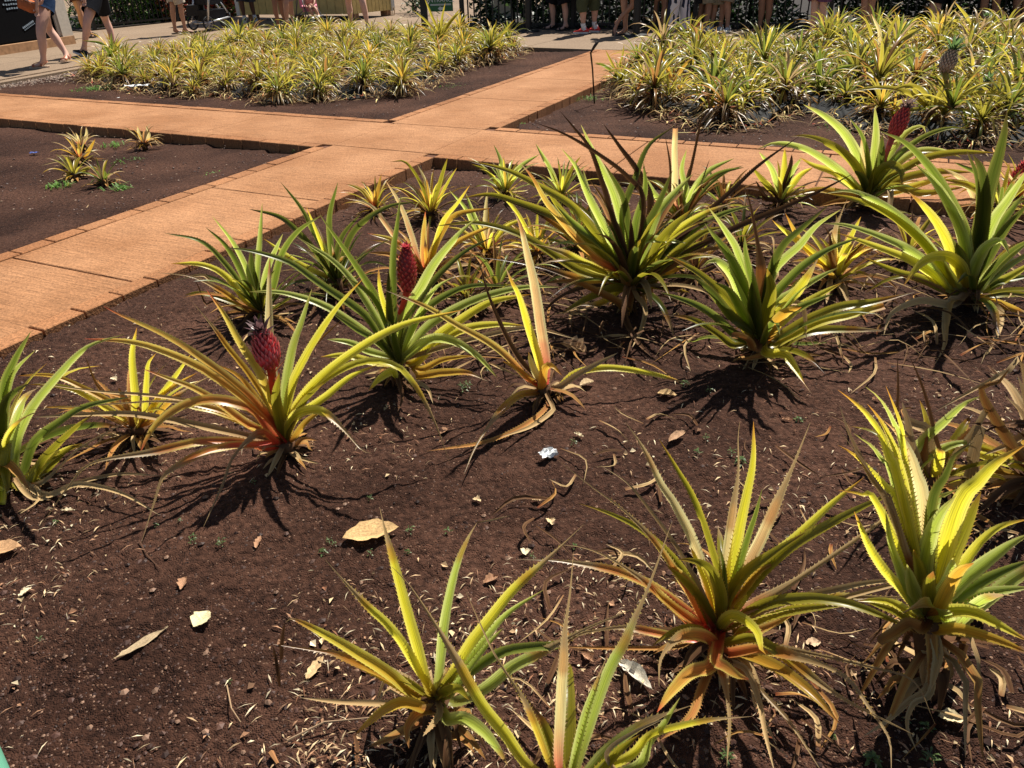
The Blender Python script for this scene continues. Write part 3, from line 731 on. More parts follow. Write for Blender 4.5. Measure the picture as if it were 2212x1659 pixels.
plant('pineapple plant rooted below the bottom edge, its upright leaves ending in thin grey threads', (1225,1770), (1235,1690), '''
@B
Y 27 t=.62 k=T d=-.02 | 1620,1600 1450,1380 1330,1230 1230,1060 1195,990 1060,760 900,520 800,415
Y 18 t=.4 d=.05 s=.4 | 1740,1600 1650,1390 1560,1180 1400,930 1230,560
K 25 t=.60 d=.12 | 1770,1600 1780,1200 1795,950 1805,780 1835,560 1855,330
L 20 t=.78 d=.08 | 1850,1600 1920,1300 1990,1100 2050,930
@C
L 26 t=.60 k=T d=.15 | 250,1760 330,1560 400,1440 462,1290 550,1090 690,700
@D
Y 20 t=.8 | -200,1600 -80,1480 30,1430 300,1370 560,1345
L 24 d=.05 | -150,1660 -60,1500 20,1400 120,1230
@B
T 12 | 2100,1640 2050,1500 2200,1380 2400,1290
O 24 | 1900,1700 2020,1590 2130,1480 2240,1390
N 20 | 1700,1700 1500,1680 1350,1740
''', nrand=5, R=.3, kinds='LO', rw=.03)
plant('large pineapple plant with crimson leaf bases and cream dying blades, right foreground', (975,1520), (975,1365), '''
R 17 t=.55 s=.6 | 900,1350 780,1120 600,850 400,640 200,490 0,330
O 19 | 930,1340 800,1070 650,880 480,740 300,650 120,590
T 10 | 850,1080 800,1000 700,830 560,640 420,470 250,355
K 25 t=.85 d=.15 | 930,1250 900,1100 820,840 700,600 620,480 520,270 408,98
O 18 d=.15 | 980,1080 920,850 830,580 720,380 610,200
K 21 t=.6 d=.2 | 1010,1080 1020,900 1062,600 1092,400 1090,200 1102,90
Y 24 d=.18 | 1040,1050 1120,650 1180,350 1185,92
G 18 d=.1 | 1090,1000 1150,800 1200,650 1237,500
K 27 t=.65 d=.15 s=.3 | 1080,1100 1220,830 1330,580 1430,350 1530,98
Y 24 d=.1 | 1120,1130 1300,920 1450,790 1650,600 1860,430
O 28 d=.05 | 1070,1240 1200,1060 1400,870 1650,720 1900,590 2125,488
K 28 t=.25 k=T | 1100,1260 1300,1150 1500,1020 1780,830 2000,670 2212,530
T 17 | 1200,1260 1480,1160 1650,1120 1900,1070 2212,1050
T 12 | 2212,1050 2600,1060 
Y 24 t=.6 | 1200,1260 1500,1180 1700,1160 1900,1160 2260,1165
O 26 d=-.15 | 1050,1330 1250,1210 1500,1170 1750,1200 2000,1290 2180,1382
O 23 | 1080,1370 1250,1280 1500,1230 1800,1200
R 22 s=.9 | 1080,1400 1250,1350 1440,1260
O 30 d=-.12 | 980,1350 980,1150 920,1000 820,940 720,932
D 14 d=-.05 | 1010,1200 1005,1000 980,850
Y 30 d=-.22 | 960,1380 1030,1290 1100,1290 1200,1370 1230,1480 1262,1510
O 30 d=.02 | 1000,1330 1020,1200 1130,1030 1300,900 1500,768
R 20 t=.5 s=.7 | 850,1370 700,1230 500,1050 300,920 150,860 0,840
R 22 t=.65 s=.8 | 830,1280 650,1150 500,1060 300,990 0,940 -260,930
R 19 t=.5 s=.9 | 860,1420 750,1410 600,1380 400,1345 200,1370 0,1440
X 9 | 800,1440 650,1470 300,1470 0,1460
R 30 s=.9 d=-.3 t=.6 | 970,1460 900,1410 800,1390 700,1430 620,1540 610,1700
@D
R 23 s=.9 t=.35 d=-.38 | 320,960 340,980 380,1080 420,1350 405,1650
R 25 s=.9 t=.3 | 380,1000 400,1040 500,1080 650,1230 800,1400 980,1680
O 22 t=.5 d=-.45 | 360,900 550,870 680,930 850,1050 1100,1230 1540,1455
R 30 s=.5 t=.4 d=-.48 | 370,960 600,940 800,980 1000,1040 1150,1130 1280,1310 1390,1480 1405,1680
R 20 t=.3 d=-.3 | 450,950 700,930 1000,980 1300,1050 1540,1130 1670,1390
R 32 s=.9 d=-.35 | 310,1030 180,1080 60,1200 -20,1320
R 28 s=1 d=-.3 | 340,1000 400,1050 470,1100 540,1120
X 20 d=-.35 | 320,1000 250,1180 180,1350 0,1490
T 14 d=-.35 | 360,980 520,1060 600,1250 640,1450 700,1700
@C
R 25 s=1 | 880,1350 740,1260 620,1160 560,1080
N 27 | 1000,1250 1120,1120 1230,1000 1330,950
R 25 s=.9 | 930,1330 860,1200 780,1060 640,930
Y 24 d=.05 | 950,1250 900,1080 840,950 800,850
O 22 | 940,1300 850,1160 760,1060 650,960
''', fr='C', nrand=6, R=.28, kinds='RON', rw=.03)
plant('fat-leaved lime green pineapple plant on a stump of dried leaves, right foreground', (1640,1190), (1625,740), '''
@H
Y 25 | 380,800 320,640 280,520 200,390 100,290 0,215
L 22 | 400,600 350,440 310,350 250,260 170,195
Y 18 | 410,620 405,520 390,430 350,320 298,190
Y 28 d=.05 | 430,952 380,700 330,540 260,400 183,303
K 35 d=-.05 | 530,952 490,750 440,600 370,480 288,408
L 24 | 340,780 270,650 200,560 98,485
Y 25 | 380,952 300,830 200,720 100,620 0,560
B 16 t=.3 | 350,952 300,870 200,730 100,590 0,450
T 18 | 330,980 200,760 130,620 60,470 8,308
D 28 d=.05 | 580,960 670,750 730,620 850,540
Y 46 d=.05 | 740,970 880,780 1000,660 1180,550
L 30 | 600,960 680,870 760,830
Y 24 | 250,940 150,870 0,840
@D
O 30 d=-.15 t=.9 k=X | 1630,720 1635,600 1640,530 1660,462
L 40 d=-.1 | 1620,650 1600,450 1640,250 1700,120 1800,0
O 38 d=-.05 | 1680,640 1760,400 1850,200 1900,90 1950,-20
N 32 d=-.22 | 1690,690 1760,560 1830,460 1908,412
Y 28 | 1700,600 1850,420 1960,280 2080,190 2260,140
L 36 | 1700,660 1850,520 2000,400 2150,290 2260,230
G 30 | 1720,680 1900,560 2100,460 2260,390
L 30 | 1720,700 1900,620 2080,580 2260,560
Y 30 d=-.18 | 1650,780 1700,730 1800,705 1920,720 2060,790 2240,890
N 26 d=-.18 t=.9 | 1670,820 1800,815 1950,850 2100,900 2260,970
O 30 d=-.1 | 1600,740 1590,600 1570,450 1540,330
Y 22 | 1560,700 1470,580 1380,480 1280,330 1180,100
L 22 | 1570,720 1500,600 1450,450 1400,300 1370,100
Y 20 | 1560,740 1420,660 1300,640 1200,645
O 18 | 1560,770 1400,700 1250,650
X 28 b=1 d=-.15 | 1590,810 1510,780 1430,830 1320,890
G 28 | 1640,700 1620,500 1590,350 1530,200
Y 30 d=.05 | 1650,640 1700,450 1740,300 1780,180
D 26 | 1600,700 1520,520 1480,300 1500,100
T 22 d=-.05 | 1630,780 1620,950 1600,1080 1610,1200
T 22 d=-.12 | 1650,800 1690,960 1670,1080 1640,1200
T 16 | 1640,1130 1500,1260 1380,1370 1230,1470
T 14 | 1650,1180 1540,1270 1500,1400 1560,1560
T 13 | 1660,1190 1750,1120 1770,1040
X 24 d=-.1 | 1640,780 1650,1000 1630,1160
L 34 d=-.12 | 1640,720 1700,620 1760,520 1780,380
L 32 d=-.1 | 1610,730 1560,640 1530,560 1500,420
''', fr='D', nrand=6, R=.3, kinds='LY', rw=.036, low=.6)
plant('withered pineapple plant half hidden behind the lime green one, brown stalks sticking up', (570,860), (540,760), '''
L 24 | 470,640 540,530 650,430 780,310 892,253
L 20 | 500,700 620,600 750,550 910,548
T 30 b=1 | 560,490 480,440 400,400
B 9 d=-.05 | 670,740 610,520 570,350 520,180 445,0
B 8 d=.05 | 400,500 370,380 375,200 370,0
T 19 b=1 | 650,740 760,600 850,480 950,310
T 30 b=1 | 800,790 850,620 895,440
O 24 | 600,800 740,570 1000,620 1180,690
X 22 | 520,700 540,560 560,500
T 18 | 460,560 430,400 400,290
Y 24 | 560,820 640,740 740,680
''', fr='H', nrand=13, R=.25, kinds='YOX', rw=.03)
plant('collapsed heap of dead brown pineapple leaves at the right edge', (2240,1060), (2235,1040), '''
@H
T 16 | 1161,70 1070,90 950,160 800,240 608,348
X 24 | 1070,80 1000,170 900,250
B 18 | 1300,440 1161,440 960,430 780,428
T 22 | 1300,450 1161,500 1050,560 900,625
X 24 | 1300,830 1161,800 1000,810 900,840
X 24 | 1300,900 1161,880 1000,880 880,900
T 20 | 1300,560 1200,380 1160,240 1120,120
Y 26 | 1300,760 1161,690 950,640 740,570
T 20 | 1300,640 1161,640 1000,700
B 14 | 1250,500 1161,420 1000,440 870,500
''', nrand=27, R=.34, kinds='TXTBN', rw=.035)
plant('dark green pineapple plant cut by the left edge, long leaf arching to the right', (20,1120), (18,1060), '''
G 20 d=.1 | 10,1000 20,650 80,480 180,300
L 17 d=.1 | 40,720 50,640 90,530 205,412
D 22 | 10,1000 20,760 80,660 180,600
L 19 | 80,1180 100,950 180,760 330,570 500,400 720,320
G 20 | 120,1150 200,950 350,830 500,740 770,680
O 18 | 150,1200 250,1050 430,870 545,780
Y 17 t=.8 | 150,1170 300,1040 450,970 600,985
X 13 t=.3 | 200,1200 450,990 600,900 750,820
O 28 d=-.12 | 50,1250 30,1100 45,990 0,978
T 11 | 200,1270 450,1180 700,1130 930,1140
T 13 | 250,1250 450,1190 700,1240 930,1370
Y 20 | 100,1200 220,1080 290,1040
O 24 d=-.05 | 20,1150 -40,900 -80,700
T 9 d=-.2 | 120,1220 200,1200 225,1280 100,1370
O 22 | 150,1220 260,1120 380,1000 480,950
Y 20 d=-.2 | 0,1300 20,1240 -60,1200 -160,1260
L 22 | 60,1100 90,850 150,680
''', fr='A', nrand=20, R=.4, kinds='GOY', rw=.032)
plant('small yellow pineapple plant beside the left edge plant, one leaf bolt upright', (800,930), (805,850), '''
Y 17 d=.03 | 780,800 790,700 770,450 795,280
Y 13 | 840,780 850,600 860,490 905,430
Y 13 | 860,780 960,640 1020,560 1110,430
N 13 | 760,820 700,750 500,640 300,560 100,560
Y 14 | 740,820 600,740 450,650 300,615 170,610
N 12 | 850,800 950,660 1150,540
N 13 t=.5 | 870,830 1000,700 1150,600 1290,530
X 8 | 830,780 700,680 580,640 490,440
N 12 | 760,850 500,760 250,740
''', fr='A', nrand=13, R=.26, kinds='NYX', rw=.018)
plant('dark green pineapple plant with thin leaves beside the path, left back of the near bed', (1650,1600), (1620,1545), '''
G 14 | 1550,1450 1400,1250 1250,1110 1020,1055
Y 15 | 1530,1480 1400,1320 1250,1250 1060,1245
L 15 d=.1 | 1600,1520 1600,1350 1620,1100 1632,868
G 14 | 1580,1500 1500,1300 1400,1130 1280,1020
L 14 | 1590,1480 1540,1300 1450,1120 1320,950
D 21 d=-.05 | 1600,1450 1570,1300 1560,1150
G 16 | 1640,1560 1700,1400 1750,1200 1850,1050 2000,945
N 13 t=.5 | 1580,1560 1400,1430 1200,1330 970,1300
T 9 | 1500,1520 1350,1420 1270,1320 1090,1350
L 15 | 1620,1520 1660,1300 1720,1150 1760,1060
O 14 | 1590,1560 1430,1480 1250,1430 1150,1440
B 7 | 1560,1560 1350,1480 1280,1500 1230,1380 1200,1340
''', fr='E', nrand=30, R=.34, kinds='GODDX', rw=.022)
plant('very dark slender pineapple plant leaning over the path, behind the slim red fruit', (2120,1440), (2070,1330), '''
G 14 d=.1 | 2080,1300 2060,1150 2050,950 2102,738
G 13 d=.1 | 2050,1250 1950,1050 1870,900 1745,738
D 14 | 2040,1280 1900,1100 1750,960 1548,905
Y 10 | 2050,1260 1980,1080 1905,890
D 14 | 2100,1300 2200,1050 2400,900 2600,860
Y 13 | 2040,1330 1850,1240 1640,1090
D 13 | 2080,1250 2130,1080 2250,930
''', fr='E', nrand=37, R=.33, kinds='DDGDX', rw=.02)
plant('reddish orange pineapple plant behind the slim red fruit', (610,1060), (605,985), '''
K 14 d=.1 s=.4 | 560,950 500,750 430,560 340,405
K 12 s=.6 | 530,930 400,760 250,570 85,520
R 15 d=.05 s=.5 | 585,930 580,780 592,605
N 16 | 620,900 720,700 800,620 1000,585
R 13 | 550,960 420,800 230,740
X 12 | 560,980 400,880 230,860
N 13 | 640,950 760,820 900,740 1050,680
Y 13 | 630,920 700,680 790,560 870,440
X 13 | 640,980 780,900 950,880
''', fr='F', nrand=23, R=.34, kinds='NNRX', rw=.022)
plant('small pale pineapple plant, second row, right of the reddish one', (980,890), (968,845), '''
L 13 d=.1 | 960,800 900,650 840,485
K 11 d=.1 | 970,780 968,640 982,445
L 11 | 930,800 850,600 740,470
Y 11 | 1000,820 1100,700 1240,640
R 9 | 940,840 830,730 720,700
''', fr='F', nrand=23, R=.27, kinds='YONK', rw=.018)
plant('thin spidery brownish pineapple plant next to the path corner', (630,650), (620,610), '''
O 8 | 620,600 560,430 470,300 380,295
K 8 d=.1 | 620,580 600,440 540,310
O 10 | 640,580 690,400 730,270
Y 8 | 650,600 720,450 790,330
X 7 | 600,620 480,500 350,420
''', fr='F', nrand=37, R=.31, kinds='OXYNB', rw=.013)
plant('small reddish pineapple plant nearest the path kerb, left of the spidery one', (290,620), (285,590), '''
N 10 d=.1 | 285,570 300,480 320,370
R 9 | 270,580 200,480 90,430
''', fr='F', nrand=27, R=.24, kinds='NXRO', rw=.013)
plant('small green pineapple plant against the kerb of the cross path, centre', (1095,520), (1090,480), '''
L 12 d=.1 | 1080,450 1060,300 1018,190
L 12 | 1110,440 1180,330 1300,250
O 9 | 1060,470 980,360 880,310
''', fr='F', nrand=27, R=.28, kinds='LOY', rw=.018)
plant('small yellowish pineapple plant against the kerb, left of the biggest plant', (1440,540), (1430,500), '''
L 12 d=.1 | 1420,470 1360,330 1278,182
O 9 | 1450,480 1500,350 1560,260
''', fr='F', nrand=27, R=.28, kinds='YOLX', rw=.018)
plant('tangled green pineapple plant behind the biggest one with one cream cut blade standing up', (130,780), (120,690), '''
K 16 d=.05 b=1 | 90,640 90,450 88,300 94,165
L 16 | 140,640 220,520 300,420 450,345
G 14 | 150,640 260,500 380,430 510,400
X 14 t=.5 k=B | 180,640 240,520 300,350
B 6 d=.1 | 60,600 60,400 30,210
B 7 d=.1 | 150,560 200,350 240,150 260,40
L 14 | 160,560 130,420 160,290
L 15 | 60,660 -40,560 -100,440
''', fr='G', nrand=40, R=.38, kinds='GLOX', rw=.026)
plant('upright yellow-green pineapple plant by the kerb with blackened lower leaves', (725,650), (735,585), '''
Y 15 d=.1 | 735,560 755,420 758,280
L 14 | 720,560 680,420 600,305
L 14 | 750,560 800,430 860,340
Y 15 | 760,570 850,450 930,400
O 13 | 710,580 620,480 560,400
B 12 | 740,560 790,400 800,320
T 13 | 800,560 900,550 980,540
B 12 d=-.1 | 720,640 690,600 640,590 580,480
''', fr='G', nrand=20, R=.25, kinds='YLOB', rw=.022)
plant('stubby yellow-brown pineapple plant with burnt tips behind the broad-leaved one', (1060,1130), (1065,1040), '''
K 13 d=.08 t=.6 | 1055,1000 1060,800 1100,680 1138,590
N 16 t=.6 k=B | 1100,1000 1200,930 1320,880 1430,840
X 14 t=.5 k=B | 1110,980 1240,860 1330,840
Y 16 | 1020,1000 900,900 750,780 680,720
Y 14 | 1100,950 1170,800 1220,700
X 13 k=B t=.5 | 1040,960 1030,820 985,745
N 15 | 1000,1010 850,850 760,680
T 12 | 1040,1050 1020,1180 1010,1230
N 17 | 1120,1000 1220,880 1330,790
''', fr='G', nrand=27, R=.3, kinds='NYXO', rw=.028)
plant('low dark pineapple plant squeezed behind the base of the biggest plant', (1250,560), (1250,520), '''
O 14 | 1250,500 1200,440 1170,390
''', fr='O', nrand=37, R=.33, kinds='OXDG', rw=.022)
plant('yellowish pineapple plant partly hidden behind the biggest one, near its left side', (1160,560), (1160,540), '''
Y 10 | 1150,520 1110,450 1060,400
''', fr='O', nrand=20, R=.28, kinds='YNO', rw=.018)
plant('green pineapple plant behind the leaning red fruit plant at the right edge', (2150,480), (2150,440), '''
G 12 | 2150,420 2120,380 2060,350
''', fr='O', nrand=27, R=.34, kinds='YOGX', rw=.024)

for lb, q, R_, kk in (('dull olive pineapple plant filling the gap left of the biggest one', (1075,640), .30, 'OXDG'), ('bronze pineapple plant between the biggest and the broad-leaved ones', (1500,600), .30, 'OXNB'),
        ('thin olive pineapple plant behind the broad-leaved one', (1600,540), .28, 'OYXD'), ('straw-tipped pineapple plant in front of the leaning red fruit plant', (1960,560), .28, 'OYXB'), ('dark low pineapple plant between the slim red fruit and the sparse plant', (1010,660), .24, 'DOXB'),
        ('greenish pineapple plant at the kerb left of the upright yellow-green one', (1560,455), .26, 'GOYX')):
    plant(lb, q, (q[0], q[1]-18), '', nrand=20, R=R_, kinds=kk, rw=.02)
# ================================================================ SMALL PLANTS IN THE EMPTY BED ON THE LEFT
def small(label, px, R, n, kinds, tips='', w=.016, **kw):
    return plant(label, px, (px[0], px[1]-6), tips, spn=0, nrand=n, R=R, kinds=kinds, rw=w, stem=True, **kw)
small("pale pink-tipped baby pineapple plant farthest back in the empty left bed's row", (178,325), .19, 14, 'KTTN', 'K 7 d=.05 | 180,315 187,290 186,274\nK 7 | 175,318 160,300 142,285')
small('reddish baby pineapple plant second in the row of four, empty left bed', (176,352), .25, 20, 'RNyT', 'N 8 | 178,345 190,330 206,300\nT 5 | 170,350 130,348 88,358')
small('yellow baby pineapple plant with a drooping front leaf, third in the row of four', (164,388), .21, 18, 'yyoN', 'y 8 | 168,382 180,370 200,362\ny 8 b=1 d=-.05 | 162,380 150,372 145,390 146,402', w=.02)
small('green baby pineapple plant lying lowest in the row of four, with curled dry leaves', (226,402), .2, 18, 'gygT', 'G 8 | 226,394 228,380 226,368')
small('lone reddish baby pineapple plant near the cross path, empty left bed', (313,320), .2, 18, 'TRXTN', 'K 7 | 312,312 300,290 297,272\nK 7 | 315,312 322,290 314,270')
# ================================================================ BACK BEDS
def bed_mesh(i, R, n, kinds, fr=None, skirt=30, w=.024):
    mb = MB(); z = Vector((0, 0, 0))
    h = R*random.uniform(.28, .42)
    rand_leaves(z, R, n, kinds, mb=mb, w=w, z0=h, low=.0, high=1.42, droop=random.uniform(1.5, 2.3), nseg=7, nu=3, tails=.3, sep=False, tk='TTB')
    for k in range(3):      # a couple of side shoots
        a = random.uniform(0, 6.28); rand_leaves(Vector((math.cos(a), math.sin(a), 0))*R*.3, R*.6, 7, kinds, mb=mb, w=w*.75, z0=h*.7, low=.3, high=1.3, droop=1.6, nseg=6, nu=3, sep=False)
    for k in range(skirt):
        az = random.uniform(0, 6.28); o = Vector((math.cos(az), math.sin(az), 0)); f = random.uniform(.4, 1.05)
        ll = random.uniform(.35, .85)*R; p = Vector((0, 0, h*f+.01))+o*.025; q = p+o*ll*.5+Vector((0,0,random.uniform(-.25,.22)*h)); r_ = p+o*ll*random.uniform(.75,1.1); r_.z = random.uniform(.006, .05); q.z = max(q.z, .03)
        k2 = random.choice('TTKBBBX'); leaf_geo(mb, [p, q, r_], random.uniform(.010, .024), k2, out=o, n=4, nu=3, face=0)
    mb.cur = (.05,.03,.02); mb.tube([z, Vector((0,0,h))], [.03,.035], 7)
    return mb
PROT = []
kindsets = ['yoyX', 'yooN', 'ygyo', 'yXoyo', 'yoyTo', 'gyoo', 'yyNo', 'gyoT', 'yoyg', 'oyyXo']
for i in range(10):
    mb = bed_mesh(i, .33+.02*(i % 3), 30, kindsets[i], w=.021, skirt=55); o = mb.build('pineapple_plant', LEAF, smooth=True); PROT.append(o.data); bpy.data.objects.remove(o)
PROT2 = []
for i in range(10):
    mb = bed_mesh(i, .40+.025*(i % 4), 28, ['yygT','yogo','gyog','yoXo','goGy','yoyT','ogyX','gyoT','yoyN','ggoo'][i], w=.027, skirt=60); o = mb.build('pineapple_plant', LEAF, smooth=True); PROT2.append(o.data); bpy.data.objects.remove(o)
def inst(me, p, s, label, group, rz=None):
    o = bpy.data.objects.new('pineapple_plant', me); C.objects.link(o); o.location = p; o.rotation_euler = (random.uniform(-.16,.16), random.uniform(-.16,.16), random.uniform(0, 6.28) if rz is None else rz)
    o.scale = (s, s, s*random.uniform(.9, 1.12)); tag(o, label, 'pineapple plant', group); return o
def inside(p, poly):
    c = False; n = len(poly)
    for i in range(n):
        a, b = poly[i], poly[(i+1) % n]
        if (a.y > p.y) != (b.y > p.y) and p.x < (b.x-a.x)*(p.y-a.y)/(b.y-a.y)+a.x: c = not c
    return c
def dist_poly(p, poly):
    d = 9
    for i in range(len(poly)):
        a, b = poly[i], poly[(i+1) % len(poly)]; ab = b-a; t = max(0, min(1, (p-a).dot(ab)/ab.length_squared)); d = min(d, (p-a-ab*t).length)
    return d
LB = [G(*q) for q in ((195,178),(300,205),(450,212),(560,222),(620,226),(760,218),(880,208),(965,172),(1010,150),(1095,128),(1130,118),(1040,98),(880,86),(640,90),(532,100),(400,118),(280,136),(205,152))]
RB = [G(*q) for q in ((1315,205),(1360,228),(1440,248),(1530,290),(1640,280),(1690,240),(1790,262),(1850,290),(1960,290),(2060,318),(2180,322),(2330,318),(2400,180),(2330,98),(2150,104),(1950,108),(1700,112),(1500,118),(1410,130),(1370,160))]
for q in RB+LB: q.z = 0
LBL = ['yellow', 'golden orange', 'pale lime', 'rusty yellow', 'light yellow-green', 'mixed green and ochre', 'amber', 'pale green', 'olive yellow', 'brown-tinged yellow']
LBR = ['yellow', 'orange-green', 'deep green', 'rust-tinted', 'green and gold', 'light lime', 'brown-green', 'pale yellow', 'amber', 'dark olive']
def fill(poly, spacing, prot, adj, bed, sc, edge=.30):
    n = 0; a0 = min((q.dot(A_) for q in poly)); a1 = max((q.dot(A_) for q in poly)); b0 = min((q.dot(B_) for q in poly)); b1 = max((q.dot(B_) for q in poly))
    a = a0; k = 0
    while a < a1:
        b = b0 + (k % 2)*spacing*.5
        while b < b1:
            p = AB(a+random.uniform(-.09,.09), b+random.uniform(-.09,.09), 0)
            if inside(p, poly):
                d = dist_poly(p, poly); i = random.randrange(len(prot)); m = max((v.co.z for v in prot[i].vertices))
                front = (p-(sum(poly, Vector())/len(poly))).dot(Vector((-.2, -1, 0))) > 0
                pos = ('on the near rim of' if front else 'on the far rim of') if d < edge else ('in the nearer half of' if front else 'in the farther half of')
                inst(prot[i], p, sc*random.choice((random.uniform(.6,.85), random.uniform(.85,1.1), random.uniform(1,1.3))), '%s pineapple plant %s the %s' % (adj[i], pos, bed), '%s plants %s the %s' % (adj[i], pos, bed)); n += 1
            b += spacing
        a += spacing*.88; k += 1
    return n
nL_ = fill(LB, .455, PROT, LBL, 'left back bed', .98)
nR_ = fill(RB, .50, PROT2, LBR, 'right back bed', 1.0)
print('bed plants', nL_, nR_)
# the ones that stand out
def big(label, g, crown, lines, n, R, kinds, w=.035, **kw):
    return plant(label, g, crown, lines, spn=0, nrand=n, R=R, kinds=kinds, rw=w, **kw)
big('tall golden pineapple plant rising in front of the green entrance sign', (950,118), (950,85), '''
y 6 d=.1 | 948,70 935,40 915,-10
y 6 d=.1 | 952,70 955,40 962,5
y 6 d=.05 | 955,72 970,50 995,18
y 6 | 945,75 920,45 893,22
y 6 | 957,78 975,45 998,24
N 7 | 940,80 920,65 890,50''', 18, .42, 'yyNo', w=.026)
big('bushy pineapple plant at the right end of the left back bed', (1072,122), (1070,100), '''
K 7 d=.1 | 1066,85 1060,60 1052,40
o 6 d=.1 | 1071,85 1070,60 1073,42
y 5 | 1078,88 1095,60 1112,42''', 20, .38, 'yoNo', w=.022)
big('green upright pineapple plant at the left tip of the left back bed', (232,165), (234,135), '''
G 7 d=.1 | 240,120 241,95 240,70
G 7 | 236,120 220,95 180,88
o 5 | 244,120 250,95 258,78''', 18, .36, 'GgoY', w=.022)
big('low thin-leaved pineapple plant on the near rim of the left back bed', (380,205), (374,178), '''
y 5 | 374,165 370,150 372,128''', 20, .3, 'yoT', w=.018)
big('wide pineapple plant with bright yellow arching leaves under the tall grey-brown fruit', (2030,285), (2010,235), '''
y 11 | 2000,230 1960,200 1900,190 1820,200
y 11 | 2010,225 1990,195 1960,185 1925,195
y 11 | 2030,225 2080,205 2140,200 2200,206
y 11 d=-.1 | 2030,232 2080,225 2150,228 2230,240
y 10 | 2020,222 2040,190 2080,170
o 10 | 2000,235 1950,240 1880,255
y 10 d=.1 | 1995,222 1975,195 1965,170''', 16, .4, 'yogy', w=.03)
big('dark green broad pineapple plant in the middle of the right back bed', (1770,222), (1766,195), '''
G 12 d=.1 | 1768,180 1770,140 1772,95
G 12 | 1760,185 1720,150 1690,130
G 12 | 1775,182 1810,150 1850,140
D 12 | 1755,190 1700,190 1660,215''', 20, .42, 'GDgG', w=.03)
big('tall pineapple plant with spread stiff yellow blades against the dark hedge', (1905,170), (1898,130), '''
y 9 d=.1 | 1895,110 1880,70 1866,32
y 10 d=.1 | 1905,110 1925,60 1945,22
y 9 | 1910,118 1950,85 2000,55
y 8 | 1885,118 1860,90 1830,45
K 9 d=.1 | 1898,110 1900,70 1882,30
o 8 | 1880,125 1850,110 1820,100''', 18, .4, 'yogy', w=.028)
big('large far right pineapple plant arching over a tiny grey fruit in the right back bed', (2120,130), (2115,95), '''
y 8 d=.1 | 2110,80 2090,40 2060,2
y 8 d=.1 | 2120,80 2140,45 2168,15
o 9 | 2125,85 2170,60 2215,80
y 8 | 2105,85 2070,50 2036,30
G 10 | 2100,90 2060,70 2040,72''', 20, .45, 'yogo', w=.028)
big('rust-centred pineapple plant at the left end of the right back bed', (1455,215), (1450,185), '''
N 9 d=.1 | 1448,170 1440,140 1425,120
N 9 | 1460,170 1480,140 1500,125
o 7 | 1440,175 1400,150 1375,135''', 18, .36, 'NyXo', w=.024)
big('upright pineapple plant at the path end of the right back bed, bright stiff leaves', (1335,185), (1330,165), '''
y 6 | 1328,150 1316,125 1308,108
y 6 | 1335,150 1345,120 1348,95
G 8 | 1325,155 1300,140 1285,138''', 16, .32, 'ggyo', w=.022)
def greyfruit(px0, px1, Y, R, label_parent=None, parent=None, crown=.07, red=False):
    a = P(px0[0], px0[1], Y); b = P(px1[0], px1[1], Y); L = (b-a).length
    return a.lerp(b, .5), (b-a), L
def fruit_thing(label, ground, p0, p1, R, crown, cc=(.12,.20,.06), col=(.34,.25,.18), tipc=(.75,.66,.5), stalkc=(.3,.28,.1)):
    g_ = G(*ground, 0); t = empty('pineapple_plant', g_, label, 'pineapple plant')
    a = P(*p0, g_.y); b = P(*p1, g_.y)
    fruit(a.lerp(b, .5), b-a, (b-a).length, R, t, col, tipc, crown=crown, crownc=cc, stalk=Vector((g_.x, g_.y, max(.05, a.z*.45))), stalkc=stalkc)
    rand_leaves(g_, .42, 26, 'yogy', t, w=.028, z0=max(.08, a.z*.45))
    return t
fruit_thing('pineapple plant with tall ripe grey-brown fruit and green crown, right back bed', (2040,300), (2040,155), (2058,108), .062, .13)
fruit_thing("pineapple plant with a small dim fruit low at the right back bed's end", (2135,270), (2125,200), (2134,175), .042, .09)
fruit_thing('pineapple plant with a small grey fruit in the left half of the right back bed', (1762,160), (1756,113), (1761,103), .04, .05)
fruit_thing('pineapple plant with a dull purple-grey fruit in the centre of the right back bed', (1885,205), (1880,154), (1884,138), .036, .04, col=(.16,.08,.08))
fruit_thing('pineapple plant with a tiny silver fruit at the upper right of the right back bed', (2125,115), (2128,48), (2130,36), .036, .07)
# plastic sheet rims under both back beds
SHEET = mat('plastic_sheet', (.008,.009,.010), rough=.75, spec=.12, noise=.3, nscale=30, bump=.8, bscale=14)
for poly, nm in ((LB, 'left'), (RB, 'right')):
    cen = sum(poly, Vector())/len(poly); mb = MB(); n = len(poly); K = 9
    ring = []; m = 0; top = []; bot = []
    for i in range(n):
        for k in range(K):
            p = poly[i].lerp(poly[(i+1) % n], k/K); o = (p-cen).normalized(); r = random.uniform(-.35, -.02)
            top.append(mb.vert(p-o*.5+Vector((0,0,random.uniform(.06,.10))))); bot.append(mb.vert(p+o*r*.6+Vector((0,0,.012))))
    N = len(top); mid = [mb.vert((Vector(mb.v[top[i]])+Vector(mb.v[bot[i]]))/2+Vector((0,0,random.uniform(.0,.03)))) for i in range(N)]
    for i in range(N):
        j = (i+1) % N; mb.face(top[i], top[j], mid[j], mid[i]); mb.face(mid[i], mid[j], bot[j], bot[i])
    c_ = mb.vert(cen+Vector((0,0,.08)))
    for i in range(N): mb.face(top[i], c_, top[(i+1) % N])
    tag(mb.build('plastic_mulch', SHEET, smooth=True), 'black plastic mulch sheet lying under the plants of the %s back bed' % nm, 'plastic sheet')
